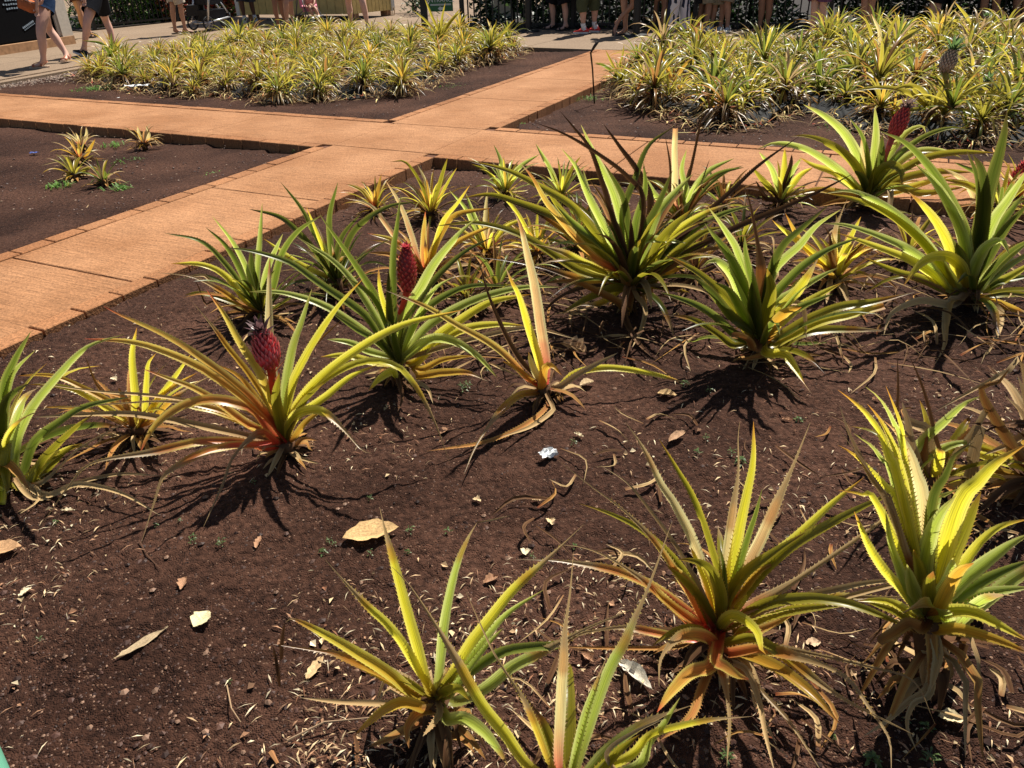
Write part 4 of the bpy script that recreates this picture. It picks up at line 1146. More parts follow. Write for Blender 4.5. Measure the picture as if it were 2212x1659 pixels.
# straw of dead leaf blades round the foot of the beds
st = MB()
for poly in (LB, RB):
    n = len(poly)
    for i in range(n):
        L = (poly[(i+1) % n]-poly[i]).length
        for k in range(int(L*75)):
            p = poly[i].lerp(poly[(i+1) % n], random.random()); p = p + Vector((random.gauss(0, .09), random.gauss(0, .09), 0)); az = random.uniform(0, 6.28); o = Vector((math.cos(az), math.sin(az), 0)); ll = random.uniform(.05, .26)
            h = random.uniform(.01, .10); leaf_geo(st, [p+Vector((0,0,.012+h*.3)), p+o*ll*.5+Vector((0,0,h)), p+o*ll+Vector((0,0,.012))], random.uniform(.006, .018), random.choice('TTTKB'), out=o, n=3, nu=3, face=0)
tag(st.build('dead_straw', DEADL), 'dead pale blades fallen round the back beds', 'straw', kind='stuff')
# ================================================================ LITTER ON THE NEAR SOIL
lt = MB()
def sz(x, y): return soil_z(x, y)
tanc = [(.78,.58,.33), (.66,.44,.24), (.42,.23,.13), (.84,.70,.46), (.24,.11,.06)]
def chip(p, az, l, w, c, h=.004, bend=.2):
    o = Vector((math.cos(az), math.sin(az), 0)); s = Vector((-o.y, o.x, 0)); lt.cur = c; tl = random.uniform(-.3,.3)
    q = [p-o*l/2+Vector((0,0,random.uniform(0,h))), p+Vector((0,0,h+bend*l*.3)), p+o*l/2+Vector((0,0,random.uniform(0,h)))]
    a = lt.vert(q[0]); b = lt.vert(q[1]+s*w/2+Vector((0,0,tl*w))); c_ = lt.vert(q[2]); d = lt.vert(q[1]-s*w/2-Vector((0,0,tl*w))); lt.face(a, d, c_, b)
npts = 0
xs_ = rng.uniform(0, 1, 16000); ys_ = rng.uniform(0, 1, 16000)
cx_ = rng.uniform(-60, 2270, 9000); cy_ = 520+1180*rng.uniform(0, 1, 9000)**.62
for k in range(9000):
    p = G(cx_[k], cy_[k], 0); ab = (p.dot(A_), p.dot(B_))
    if ab[1] < B1+.03 or ab[0] > A0-.03: continue
    dens = float(vnoise(np.array([p.x*2.3+7]), np.array([p.y*2.3]), 9)[0])
    if dens < random.uniform(.30, .80): continue
    if cx_[k] < 620 and cy_[k] > 1420 and random.random() < .75: continue
    p.z = sz(p.x, p.y)+.004; az = random.uniform(0, 6.28); c = random.choice(tanc); k2 = random.uniform(.3, 1.1); c = tuple(x*k2 for x in c); r = random.random()
    if r < .50: chip(p, az, random.uniform(.012,.036), random.uniform(.0022,.0048), c)
    elif r < .74: chip(p, az, random.uniform(.010,.045), random.uniform(.001,.002), c)
    elif r < .95: chip(p, az, random.uniform(.005,.013), random.uniform(.003,.008), c, bend=.1)
    else: chip(p, az, random.uniform(.014,.024), random.uniform(.010,.018), c, bend=.5)
tag(lt.build('leaf_litter', DEADL), 'scattered tan straw bits and dry leaf chips on the near soil', 'leaf litter', kind='stuff')
pb = MB(); ico = [(0,0,1),(.9,0,.2),(.28,.85,.2),(-.72,.53,.2),(-.72,-.53,.2),(.28,-.85,.2),(.5,.4,-.6),(-.5,.3,-.6),(0,-.6,-.6)]
icf = [(0,1,2),(0,2,3),(0,3,4),(0,4,5),(0,5,1),(1,6,2),(2,6,3),(3,6,7),(3,7,4),(4,7,8),(4,8,5),(5,8,1),(1,8,6)]
def pebble(p, r, c):
    b = len(pb.v); a = random.uniform(0, 6.28); ca, sa = math.cos(a), math.sin(a); sx, sy, sz_ = random.uniform(.7,1.3), random.uniform(.7,1.2), random.uniform(.4,.8); pb.cur = c
    for v in ico:
        x, y, z = v[0]*sx*random.uniform(.85,1.15), v[1]*sy*random.uniform(.85,1.15), v[2]*sz_; pb.vert((p.x+(x*ca-y*sa)*r, p.y+(x*sa+y*ca)*r, p.z+z*r))
    for f in icf: pb.face(*[b+i for i in f])
for k in range(9000):
    q = (random.uniform(-60, 2270), 480+1220*random.random()**.55); p = G(*q, 0)
    if p.dot(B_) < B1+.02 or p.dot(A_) > A0-.02: continue
    p.z = sz(p.x, p.y); r = random.random()
    c = random.choice([(.055,.025,.017),(.040,.018,.012),(.075,.037,.025),(.19,.11,.07),(.03,.014,.01)]); k2 = random.uniform(.7, 1.3)
    pebble(p, random.uniform(.0018,.0045) if r < .93 else random.uniform(.005,.011), tuple(x*k2 for x in c))
for k in range(2600):          # crumbs on the far bare soil
    q = (random.uniform(0, 2212), random.uniform(150, 480)); p = G(*q, 0); a_, b_ = p.dot(A_), p.dot(B_)
    if (A0-.02 < a_ < A1+.02) or (B0-.05 < b_ < B1+.02): continue
    p.z = sz(p.x, p.y)+.002; c = random.choice([(.12,.06,.04),(.07,.035,.025),(.22,.14,.09),(.05,.025,.02)]); pebble(p, random.uniform(.004,.012), c)
tag(pb.build('soil_crumbs', VC), 'small reddish brown clods and grit on the soil', 'grit', kind='stuff')
# gravel strip beside the walkway on the left
gv = pb; pb = MB()
for k in range(2600):
    p = w0.lerp(wc, random.uniform(-.25, .5)) - nl*abs(random.gauss(0, .32)) + dl*0; p.z = .01
    if p.dot(A_) < A1+.03: continue
    k2 = random.uniform(.6, 1.3); pebble(p, random.uniform(.008,.022), tuple(x*k2 for x in random.choice([(.16,.10,.07),(.12,.07,.05),(.24,.17,.12)])))
tag(pb.build('gravel', VC), 'coarse brown gravel strip beside the walkway at left', 'gravel', kind='stuff')
# long dead blades lying between the middle plants
db = MB()
for k in range(520):
    q = (random.uniform(880, 2260), random.uniform(500, 800)) if k < 400 else (random.uniform(1150, 2230), random.uniform(900, 1650))
    p = G(*q, 0)
    if p.dot(B_) < B1+.05 or p.dot(A_) > A0-.05: continue
    az = random.uniform(0, 6.28); o = Vector((math.cos(az), math.sin(az), 0)); ll = random.uniform(.08, .38 if k < 400 else .2); h = random.uniform(.01, .07 if k < 400 else .03); sd = Vector((-o.y, o.x, 0))*random.uniform(-.05, .05)
    leaf_geo(db, [p+Vector((0,0,.015+h*.2)), p+o*ll*.5+sd+Vector((0,0,h)), p+o*ll+Vector((0,0,.014))], random.uniform(.004, .014), random.choice('TTBBBX'), out=o, n=6, nu=3, face=0, roll=random.uniform(-2, 2))
tag(db.build('dead_blades', DEADL), 'brown and tan dead leaf blades strewn between the near bed plants', 'dead leaves', kind='stuff')
# single dry leaves and scraps
def dry_leaf(label, px, L, Wd, az, c, name='dry_leaf', cat='dry leaf', curl=.25, lob=0, group=None):
    g_ = G(*px, 0); g_.z = sz(g_.x, g_.y)+.004; mb = MB(); n = 12; o = Vector((math.cos(az), math.sin(az), 0)); s = Vector((-o.y, o.x, 0)); rows = []
    for i in range(n+1):
        t = i/n; wv = Wd*(math.sin(math.pi*min(1, t*1.02))**.75)*(1+lob*math.sin(t*23)); row = []
        for u in (-1, -.5, 0, .5, 1):
            z = abs(u)*wv*curl+abs(t-.5)**2*L*.25+random.uniform(0, .004)
            k = random.uniform(.82, 1.12)*(.75 if u == 0 else 1); row.append(mb.vert(g_+o*(t-.5)*L+s*(u*wv/2+random.uniform(-.002,.002))+Vector((0,0,z)), tuple(x*k for x in c), (t, u)))
        rows.append(row)
    for A, B in zip(rows, rows[1:]):
        for k in range(4): mb.face(A[k], A[k+1], B[k+1], B[k])
    o_ = mb.build(name, DEADL, origin=g_, smooth=True); return tag(o_, label, cat, group)
dry_leaf('big golden brown dry leaf lying flat behind the small plant with withered tips', (803,1162), .155, .085, .25, (.62,.40,.18), lob=.08)
dry_leaf('crumpled cream leaf fragment alone on bare soil, lower left', (440,1350), .055, .05, 1.2, (.72,.62,.36), lob=.1)
dry_leaf('long dry beige leaf with frayed stem left of the cream fragment', (310,1398), .13, .022, .8, (.46,.34,.2))
dry_leaf('orange-brown flat leaf shard at the left edge', (12,1195), .09, .06, .2, (.52,.30,.15))
dry_leaf('spotted tan bract lying near the withered bent leaf tip', (682,1450), .07, .024, 1.2, (.60,.40,.2))
dry_leaf('curled brown leaf pile behind the sparse plant with two tall leaves', (1238,760), .13, .07, 2.4, (.50,.32,.17), curl=.6, lob=.15)
dry_leaf('pale curled leaf chip right of the sparse plant', (1268,835), .06, .035, .4, (.66,.5,.3), curl=.5)
dry_leaf('ochre leaf chip beside the long arm of the sparse plant', (1440,856), .07, .035, -.3, (.62,.42,.2), curl=.4)
dry_leaf('tan twisted husk below the ochre leaf chip', (1462,950), .09, .03, .7, (.46,.28,.16), curl=.5)
dry_leaf('small cream triangle of dead leaf, bottom right', (2052,1556), .05, .035, -.2, (.70,.58,.34), curl=.3)
dry_leaf('square pale leaf scrap between the two big right-hand plants', (1756,1390), .035, .025, 0, (.6,.42,.26))
dry_leaf('bleached husk under the crossing leaves at bottom centre', (1370,1462), .10, .035, -.9, (.70,.64,.52), curl=.6)
dry_leaf('beige crumpled leaf under the red-based plant, right of centre bottom', (2100,1330), .08, .05, .5, (.40,.27,.17), curl=.6)
for i, q in enumerate([(1160,1080),(1135,1190),(1190,1130),(1060,1250),(960,930),(1700,905),(1250,945),(250,830),(250,900),(1215,770),(1890,870),(560,1180),(400,1270),(1030,1080),(150,1110),(60,1290),(1270,1420),(1360,1380)]):
    dry_leaf('ragged dry leaf flake lying loose on the near soil', q, random.uniform(.025,.05), random.uniform(.012,.026), random.uniform(0, 3.1), random.choice(tanc[:4]), curl=.5, lob=.2, group='loose dry flakes on the near soil')
PAPER = mat('white_paper', (.78,.78,.76), rough=.8, noise=.06)
def scrap(label, px, a, b, az, z=.0, m=PAPER, crum=.012, cat='paper scrap', name='paper_scrap', nn=6):
    g_ = G(*px, z); g_.z += .01; mb = MB(); o = Vector((math.cos(az), math.sin(az), 0)); s = Vector((-o.y, o.x, 0)); I = [[mb.vert(g_+o*(i/nn-.5)*a*random.uniform(.9,1.05)+s*(j/nn-.5)*b*random.uniform(.9,1.05)+Vector((0,0,random.uniform(0,crum)))) for j in range(nn+1)] for i in range(nn+1)]
    for i in range(nn):
        for j in range(nn): mb.face(I[i][j], I[i+1][j], I[i+1][j+1], I[i][j+1])
    tag(mb.build(name, m, origin=g_), label, cat)
scrap('crumpled white tissue on the soil in the middle of the near bed', (1185,990), .058, .038, .3, crum=.022, cat='tissue', name='tissue')
scrap('white plastic tag standing among the left back bed plants', (295,188), .30, .09, .1, z=.06, crum=.02, cat='plastic tag', name='plastic_tag')
scrap('flat white label strip by the brick edging of the cross path', (244,212), .22, .06, -.3, z=.0, crum=.004, cat='plastic tag', name='plastic_tag')
scrap('tiny white scrap near the right end of the left back bed', (715,187), .06, .04, .5, crum=.01)
BLU = mat('blue_plastic', (.06,.10,.32), rough=.4)
scrap('small blue plastic shard in the empty left bed', (75,333), .07, .035, .2, m=BLU, crum=.01, cat='plastic shard', name='plastic_shard')
# seedlings
def seedling(i, px, s, tp):
    s *= .62
    g_ = G(*px, 0); g_.z = sz(g_.x, g_.y); mb = MB(); mb.cur = (.14,.24,.05) if tp else (.11,.19,.07)
    for k in range(3 if s < .9 else 5):
        az = k*2.4+i; base = g_+Vector((math.cos(az), math.sin(az), 0))*.004*s
        for j in range(4 if tp else 3):
            a2 = az+j*1.7; o = Vector((math.cos(a2), math.sin(a2), 0)); sd = Vector((-o.y, o.x, 0)); ll = random.uniform(.010, .022)*s; w_ = ll*(.45 if not tp else .28); h = .004+.006*j*s; kk = random.uniform(.7, 1.3); mb.cur = (.10*kk,.15*kk,.045*kk)
            p0 = base+Vector((0,0,h)); p1 = base+o*ll*.55+Vector((0,0,h+.006*s)); p2 = base+o*ll+Vector((0,0,h+.003*s))
            a = mb.vert(p0); b = mb.vert(p1+sd*w_/2); c = mb.vert(p2); d = mb.vert(p1-sd*w_/2); mb.face(a, d, c, b)
    tag(mb.build('seedling', FOL, origin=g_), 'tiny green weed seedling sprouting from the near soil', 'seedling', 'weed seedlings in the near bed')
for i, (q, s) in enumerate([((337,1135),.9),((418,1180),1.3),((420,1165),.9),((480,1185),1.4),((390,1130),.8),((712,1170),1),((700,1195),1.3),((722,1178),.9),((968,1150),1.2),((885,1150),1.3),((880,1195),1),((1000,845),2.0),((1480,830),1.8),((1010,835),1.5),((1505,985),1.4),((1525,950),1.2),((1600,1000),2),((1580,985),1.4),((1725,905),1.5),((1530,850),1.3),((2000,1570),1.4),((2010,1640),1.6),((1800,1590),1.0),((1765,1310),1.2),((1885,1640),1.8),((1570,1640),1.5),((1955,1555),1.0),((800,1080),1),((550,1050),1),((1240,960),1.2),((1870,1700),1.2),((1055,800),1.3),((120,1130),.9),((90,1390),.7),((500,1480),.6),((1150,1200),.9),((1240,1180),.9),((800,1200),1.0)]): seedling(i, q, s, i % 2)
def tuft(px, n, L, label, spread=.1, z=0, name='weed_tuft', group=None, col=(.14,.26,.05)):
    g_ = G(*px, z); mb = MB()
    for k in range(n):
        az = random.uniform(0, 6.28); o = Vector((math.cos(az), math.sin(az), 0)); r = random.uniform(0, spread); p = g_+Vector((math.cos(az*3), math.sin(az*3), 0))*r; ll = random.uniform(.5, 1)*L; sd = Vector((-o.y, o.x, 0))*ll*.09; kk = random.uniform(.6, 1.4); mb.cur = tuple(x*kk for x in col)
        a = mb.vert(p-sd); b = mb.vert(p+sd); c = mb.vert(p+o*ll*.5+Vector((0,0,ll*.6))+sd*.8); d = mb.vert(p+o*ll*.5+Vector((0,0,ll*.6))-sd*.8); e = mb.vert(p+o*ll+Vector((0,0,ll*.45))); mb.face(a, b, c, d); mb.face(d, c, e)
    tag(mb.build(name, FOL, origin=g_), label, 'weed', group)
for q, n, L, lb, sp in [((205,195),160,.07,'green weed patch at the left tip of the left back bed',.28),((248,315),50,.06,'weeds beside the lone reddish baby plant',.12),((265,352),40,.05,'weeds by the path side of the row of baby plants',.14),((128,405),50,.07,'clover weeds left of the lowest baby plant',.1),((262,412),50,.07,'clover weeds right of the lowest baby plant',.1),((470,384),60,.06,'grass tuft growing against the diagonal path edging',.12),((645,325),40,.05,'grass tuft in the corner of the empty left bed',.1),((1402,103),50,.05,'grass tuft at the walkway edge between the back beds',.12),((1110,272),40,.05,'grass tuft in the inner corner of the right back bed',.12),((985,190),90,.05,'low weeds at the right rim of the left back bed',.25),((1820,280),60,.05,'weeds on the bare patch of the right back bed',.3),((475,300),30,.05,'grass blades under the cross path kerb',.12),((1275,215),60,.05,'weeds at the foot of the bent metal rod',.2),((205,683),24,.03,'dry weed beside the near brick edging',.04)]: tuft(q, n, L, lb, sp)
# dead twigs
def twig(label, pts, r=.0025, c=(.20,.12,.07)):
    q = [G(x, y, z) for x, y, z in pts]; mb = MB(); mb.cur = c; mb.tube(q, [r, *[r*.9]*(len(q)-2), r*.5], 5); o = mb.build('twig', DEADL, origin=q[0]); tag(o, label, 'twig')
twig('thin brown twig lying from the small front plant toward the left', [(620,1600,.012),(700,1560,.02),(860,1545,.02)], c=(.30,.20,.12))
twig('short orange-brown stick at the bottom edge, left of the front plant', [(585,1625,.012),(600,1650,.014)], .006, (.36,.17,.07))
twig('dark bent twig below the crooked dry leaf tip at left', [(300,1168,.02),(318,1200,.012),(345,1228,.012)], c=(.10,.05,.03))
twig('pale thread-like root on the empty left bed', [(160,460,.01),(185,452,.02),(193,440,.01)], .004, (.4,.27,.15))
twig('fine forked dry twig on the bare soil at lower left', [(490,1480,.01),(500,1530,.02),(520,1560,.01)], .0015, (.42,.28,.16))
# ================================================================ PEOPLE
SK = {'pale': (.62,.36,.27), 'tan': (.42,.22,.14), 'brown': (.30,.15,.09), 'dark': (.12,.055,.035)}
def skin_mesh(name, nodes, edges, col, parent, m=SKIN, lv=2, root=0):
    me = bpy.data.meshes.new(name); bm = bmesh.new(); sl_ = bm.verts.layers.skin.verify(); vs = []
    for i, (p, r) in enumerate(nodes):
        v = bm.verts.new(p); rr = r if isinstance(r, (tuple, list)) else (r, r); v[sl_].radius = rr; v[sl_].use_root = (i == root); vs.append(v)
    for a, b in edges: bm.edges.new((vs[a], vs[b]))
    bm.to_mesh(me); bm.free()
    ob = bpy.data.objects.new(name, me); C.objects.link(ob)
    md = ob.modifiers.new('Skin', 'SKIN'); md.use_smooth_shade = True; md.branch_smoothing = .5
    ms = ob.modifiers.new('Sub', 'SUBSURF'); ms.levels = lv; ms.render_levels = lv
    mm = bpy.data.materials.get('skin_%.3f_%.3f' % col[:2])
    if not mm: mm = mat('skin_%.3f_%.3f' % col[:2], col, rough=.5, spec=.3, noise=.07, nscale=14)
    me.materials.append(mm if m is SKIN else m); ob.parent = parent; ob.location = -Vector(parent.location) if parent else (0,0,0); return ob
def frame(o, d):
    d = Vector(d).normalized(); z = Vector((0, 0, 1)); s = z.cross(d).normalized(); u = d.cross(s)
    Mx = Matrix((d, s, u)).transposed().to_4x4(); Mx.translation = o; return Mx
def shoe(kind, o, d, col, parent, s=1.0, sole=(.75,.75,.73)):
    """o: ground point under the ankle, d: pointing to the toes"""
    Mx = frame(o, d); n = 12
    outl = [(-.068, .024), (-.05, .034), (0, .036), (.06, .037), (.11, .045), (.15, .046), (.185, .036), (.205, .018)]
    def ring(x, w, z0, z1, k=.9):
        return [Mx @ (Vector((x, math.cos(2*math.pi*i/n)*w, (z0+z1)/2 + math.sin(2*math.pi*i/n)*(z1-z0)/2))*s) for i in range(n)]
    mb = MB(); mb.cur = sole; hh = .028 if kind in ('sneaker', 'clog') else .02
    top = [Mx @ (Vector((x, w*1.08, hh))*s) for x, w in outl] + [Mx @ (Vector((x, -w*1.08, hh))*s) for x, w in outl[::-1]]
    bot = [Mx @ (Vector((x, w*1.04, 0))*s) for x, w in outl] + [Mx @ (Vector((x, -w*1.04, 0))*s) for x, w in outl[::-1]]
    T = [mb.vert(p) for p in top]; Bt = [mb.vert(p) for p in bot]; N = len(T)
    for i in range(N): j = (i+1) % N; mb.face(Bt[i], Bt[j], T[j], T[i])
    mb.face(*T); mb.face(*Bt[::-1])
    nm = {'sneaker': 'sneaker', 'clog': 'clog', 'sandal': 'sandal', 'flip': 'flip_flop'}[kind]
    if kind in ('sneaker', 'clog'):
        ub = MB(); ub.cur = col; hs = [.058, .082, .086, .082, .066, .052, .042, .033] if kind == 'sneaker' else [.05, .06, .05, .066, .066, .06, .05, .035]
        ub.rings([ring(x, w*1.02, .012, h) for (x, w), h in zip(outl, hs)])
        if kind == 'sneaker':
            ub.cur = tuple(min(1, c*1.6+.05) for c in col)
            for x in (.06, .085, .11): ub.tube([Mx @ (Vector((x, -.02, .074-(x-.06)*.35))*s), Mx @ (Vector((x+.004, 0, .082-(x-.06)*.35))*s), Mx @ (Vector((x, .02, .074-(x-.06)*.35))*s)], .003*s, 5)
            ub.cur = col; ub.tube([Mx @ (Vector((.0, 0, .07))*s), Mx @ (Vector((-.01, 0, .10))*s)], [.04*s, .038*s], 10)
        else:
            ub.cur = tuple(c*.55 for c in col)
            for x, y in ((.09,.02),(.09,-.02),(.12,.0),(.13,.025),(.13,-.025)): ub.tube([Mx @ (Vector((x, y, .055))*s), Mx @ (Vector((x, y, .066-(x-.09)*.25))*s)], .005*s, 6)
            ub.cur = col; ub.tube([Mx @ (Vector((.03, .036, .05))*s), Mx @ (Vector((-.04, .034, .07))*s), Mx @ (Vector((-.07, 0, .075))*s), Mx @ (Vector((-.04, -.034, .07))*s), Mx @ (Vector((.03, -.036, .05))*s)], .006*s, 6)
        root_ = ub.build(nm, VC, parent, smooth=True); sub(mb.build('sole', VC, parent), root_)
    else:
        root_ = mb.build(nm, VC, parent); sb = MB(); sb.cur = col
        def arc(x, w, h, r, dx=0, fl=1):
            sb.tube([Mx @ (Vector((x+dx*abs(math.cos(math.pi*i/8)), math.cos(math.pi*i/8)*w, hh+math.sin(math.pi*i/8)*h))*s) for i in range(9)], r*s, 6)
        if kind == 'sandal':
            for x in (.13, .14, .15): arc(x, .046, .034, .006)
            for x in (.03, .042): arc(x, .038, .066, .006)
            sb.tube([Mx @ (Vector((.01, .036, .03))*s), Mx @ (Vector((-.05, .03, .075))*s), Mx @ (Vector((-.06, 0, .08))*s), Mx @ (Vector((-.05, -.03, .075))*s), Mx @ (Vector((.01, -.036, .03))*s)], .006*s, 6)
            sb.tube([Mx @ (Vector((.135, .0, .06))*s), Mx @ (Vector((.04, .0, .085))*s)], .005*s, 6)
        else:
            for y in (1, -1): sb.tube([Mx @ (Vector((.155, .006, .02))*s), Mx @ (Vector((.14, .01*y, .048))*s), Mx @ (Vector((.09, .03*y, .05))*s), Mx @ (Vector((.05, .037*y, .02))*s)], .0055*s, 6)
        sub(sb.build('strap', VC, parent), root_)
def person(label, legs, skin, bottoms, shoes, hip=None, top=(.3,.3,.3), thick=1.0, hem=.0, sock=None, height=1.0, hair=(.04,.02,.01), arms=None, group=None, zf=.06):
    """legs: dicts with c (contact px), t (toe px), k (knee px), a (ankle px, optional), z (lift of contact)"""
    sk = SK[skin]; Ls = []
    for L in legs:
        c = G(*L['c'], zf+L.get('z', 0)); tg = G(*L['t'], zf+L.get('z', 0)); d = tg-c; d.z = 0
        if d.length < .02: d = Vector((0, -1, 0))
        d.normalize(); d = (d*math.cos(L.get('p', 0))+Vector((0, 0, 1))*math.sin(L.get('p', 0)))
        a = P(*L['a'], c.y) if 'a' in L else c+Vector((0, 0, .085*height))+d*0
        k = P(*L['k'], c.y+L.get('ky', -.02)) if 'k' in L else c+Vector((0, 0, .46*height))
        sd = Vector((0, 0, 1)).cross(d).normalized()
        Ls.append(dict(c=c, d=d, a=a, k=k, s=sd))
    fd = (Ls[0]['d']+Ls[1]['d']); fd.z = 0; fd = fd.normalized() if fd.length > .1 else Ls[0]['d']
    lat = Vector((0, 0, 1)).cross(fd).normalized()
    mid = (Ls[0]['k']+Ls[1]['k'])/2; ctr = (Ls[0]['c']+Ls[1]['c'])/2
    pel = Vector((mid.x*.6+ctr.x*.4, mid.y*.6+ctr.y*.4, zf+.92*height))
    if hip: q = P(*hip, ctr.y); pel = Vector((q.x, q.y, zf+.92*height))
    t = empty('person', ctr, label, 'person', group)
    N = [(pel, (.125*thick, .10*thick))]; Ed = []
    def add(p, r, frm): N.append((p, r)); Ed.append((frm, len(N)-1)); return len(N)-1
    for L in Ls:
        sgn = 1 if (L['k']-mid).dot(lat) >= 0 else -1
        if (Ls[0]['k']-Ls[1]['k']).length < .04: sgn = 1 if L is Ls[0] else -1
        hp = pel+lat*sgn*.09+Vector((0, 0, -.06)); L['h'] = hp
        cf = L['c']; kk = L['k']; an = L['a']; dn = (an-kk).normalized(); back = -L['d']; back = (back-dn*back.dot(dn)).normalized()
        h = add(hp, .092*thick, 0); m = add(hp.lerp(kk, .5), .079*thick, h); k_ = add(kk, .055*thick, m)
        cv = add(kk.lerp(an, .33)+back*.016, .058*thick, k_); c2 = add(kk.lerp(an, .68)+back*.005, .042*thick, cv); a_ = add(an, .033*(.6+.4*thick), c2)
        he = add(cf+Vector((0,0,.045))-L['d']*.035, .030, a_)
        b_ = add(cf+Vector((0,0,.042))+L['d']*.06, (.036,.03), a_); b2 = add(cf+Vector((0,0,.034))+L['d']*.12, (.040,.02), b_); add(cf+Vector((0,0,.03))+L['d']*.175, (.032,.013), b2)
    w_ = add(pel+Vector((0,0,.16)), (.12*thick,.09), 0); ch = add(pel+Vector((0,0,.40)), (.155,.11), w_); nk = add(pel+Vector((0,0,.56)), .055, ch); hd = add(pel+Vector((0,0,.66))+fd*.01, .075, nk); hd2 = add(pel+Vector((0,0,.76))+fd*.01, .082, hd); add(pel+Vector((0,0,.68))+fd*.10, .014, hd)
    for i, sg in enumerate((1, -1)):
        sh = add(pel+Vector((0,0,.47))+lat*sg*.17, .052, ch)
        if arms and arms[i]: el = arms[i][0]; wr = arms[i][1]; fdn = (wr-el).normalized()
        else: el = pel+Vector((0,0,.20))+lat*sg*.235+fd*-.01; wr = pel+Vector((0,0,.02))+lat*sg*.26+fd*.11; fdn = (wr-el).normalized()
        e = add(el, .038, sh); w = add(wr, .026, e); pm = add(wr+fdn*.055, (.036,.018), w)
        for j in range(4):
            o = lat*sg*0+fd*(.024-.016*j); q = wr+fdn*.095+o; r = .0085; f1 = add(q, r, pm); f2 = add(q+fdn*.032*(1-.12*abs(j-1.3))-lat*sg*.010, r*.95, f1); add(q+fdn*.052*(1-.12*abs(j-1.3))-lat*sg*.026, r*.8, f2)
        th = add(wr+fdn*.045+fd*.034, .010, pm); add(wr+fdn*.075+fd*.046-lat*sg*.012, .008, th)
    skin_mesh('body', N, Ed, sk, t, lv=1)
    # clothing
    mb = MB(); mb.cur = bottoms; pr = .165*thick
    mb.rings([[pel+Vector((0,0,z))+lat*math.cos(2*math.pi*i/16)*pr*k+fd*math.sin(2*math.pi*i/16)*pr*k*.8 for i in range(16)] for z, k in ((.12, .86), (.03, 1.0), (-.08, 1.04), (-.13, .8))])
    for L in Ls:
        if hem <= 1: pts = [L['h']+Vector((0,0,.03)), L['h'].lerp(L['k'], hem*.5), L['h'].lerp(L['k'], hem)]; rr = [.115*thick, .112*thick, .108*thick]
        else: pts = [L['h']+Vector((0,0,.03)), L['h'].lerp(L['k'], .5), L['k'], L['k'].lerp(L['a'], (hem-1)*.5), L['k'].lerp(L['a'], hem-1)]; rr = [.115*thick, .10*thick, .082*thick, .078*thick, .074*thick] if hem < 1.6 else [.115*thick, .10*thick, .09, .088, .086]
        mb.tube(pts, rr, 14, cap=False)
        if hem <= 1.6: mb.tube([pts[-1]-(pts[-1]-pts[-2]).normalized()*.03, pts[-1]], rr[-1]*1.03, 14, cap=False)
    return t, Ls, pel, lat, fd, mb, sock, shoes, top
def finish(pp, hairc=(.05,.03,.02), cloth=None, name='shorts', wear=True):
    t, Ls, pel, lat, fd, mb, sock, shoes, top = pp
    mb.build(name, cloth or CLOTH, t, smooth=True)
    sb = MB(); sb.cur = top
    sb.rings([[pel+Vector((0,0,z))+lat*math.cos(2*math.pi*i/16)*r+fd*math.sin(2*math.pi*i/16)*r*.68 for i in range(16)] for z, r in ((.06,.165), (.2,.16), (.36,.185), (.46,.18), (.52,.10))])
    for sg in (1, -1): sb.tube([pel+Vector((0,0,.46))+lat*sg*.15, pel+Vector((0,0,.30))+lat*sg*.225], [.075, .065], 10, cap=False)
    sb.build('shirt', CLOTH, t, smooth=True)
    hb = MB(); hb.cur = hairc; c = pel+Vector((0,0,.80))-fd*.02
    hb.rings([[c+Vector((0,0,z))+Vector((math.cos(2*math.pi*i/12), math.sin(2*math.pi*i/12), 0))*r for i in range(12)] for z, r in ((-.06,.088),(0,.098),(.05,.085),(.085,.04))]); hb.build('hair', CLOTH, t, smooth=True)
    if shoes:
        kind, col, sole = shoes
        for L in Ls: shoe(kind, L['c'], L['d'], col, t, 1.0, sole)
    if sock:
        for L in Ls:
            q = MB(); q.cur = sock; q.tube([L['c']+Vector((0,0,.06)), L['a'].lerp(L['k'], .06), L['a'].lerp(L['k'], .16)], [.045,.042,.046], 12, cap=False); q.build('sock', CLOTH, t, smooth=True)
    return t
PATT = bpy.data.materials.new('patterned_cloth'); PATT.use_nodes = True
_n = PATT.node_tree.nodes; _l = PATT.node_tree.links; _b = _n['Principled BSDF']; _b.inputs['Roughness'].default_value = .9
_tc = _n.new('ShaderNodeTexCoord'); _v = _n.new('ShaderNodeTexVoronoi'); _v.inputs['Scale'].default_value = 6; _w = _n.new('ShaderNodeTexWave'); _w.inputs['Scale'].default_value = 4; _w.inputs['Distortion'].default_value = 3
_s = _n.new('ShaderNodeSeparateColor'); _m = _n.new('ShaderNodeMath'); _m.operation = 'MULTIPLY'; _r = _n.new('ShaderNodeValToRGB'); _e = _r.color_ramp.elements; _r.color_ramp.interpolation = 'CONSTANT'
_e[0].color = (.62,.60,.62,1); _e[1].position = .36; _e[1].color = (.012,.02,.045,1)
_l.new(_tc.outputs['Object'], _v.inputs[0]); _l.new(_tc.outputs['Object'], _w.inputs[0]); _l.new(_v.outputs['Color'], _s.inputs[0]); _l.new(_s.outputs[0], _m.inputs[0]); _l.new(_w.outputs[0], _m.inputs[1]); _l.new(_m.outputs[0], _r.inputs[0]); _l.new(_r.outputs[0], _b.inputs['Base Color'])

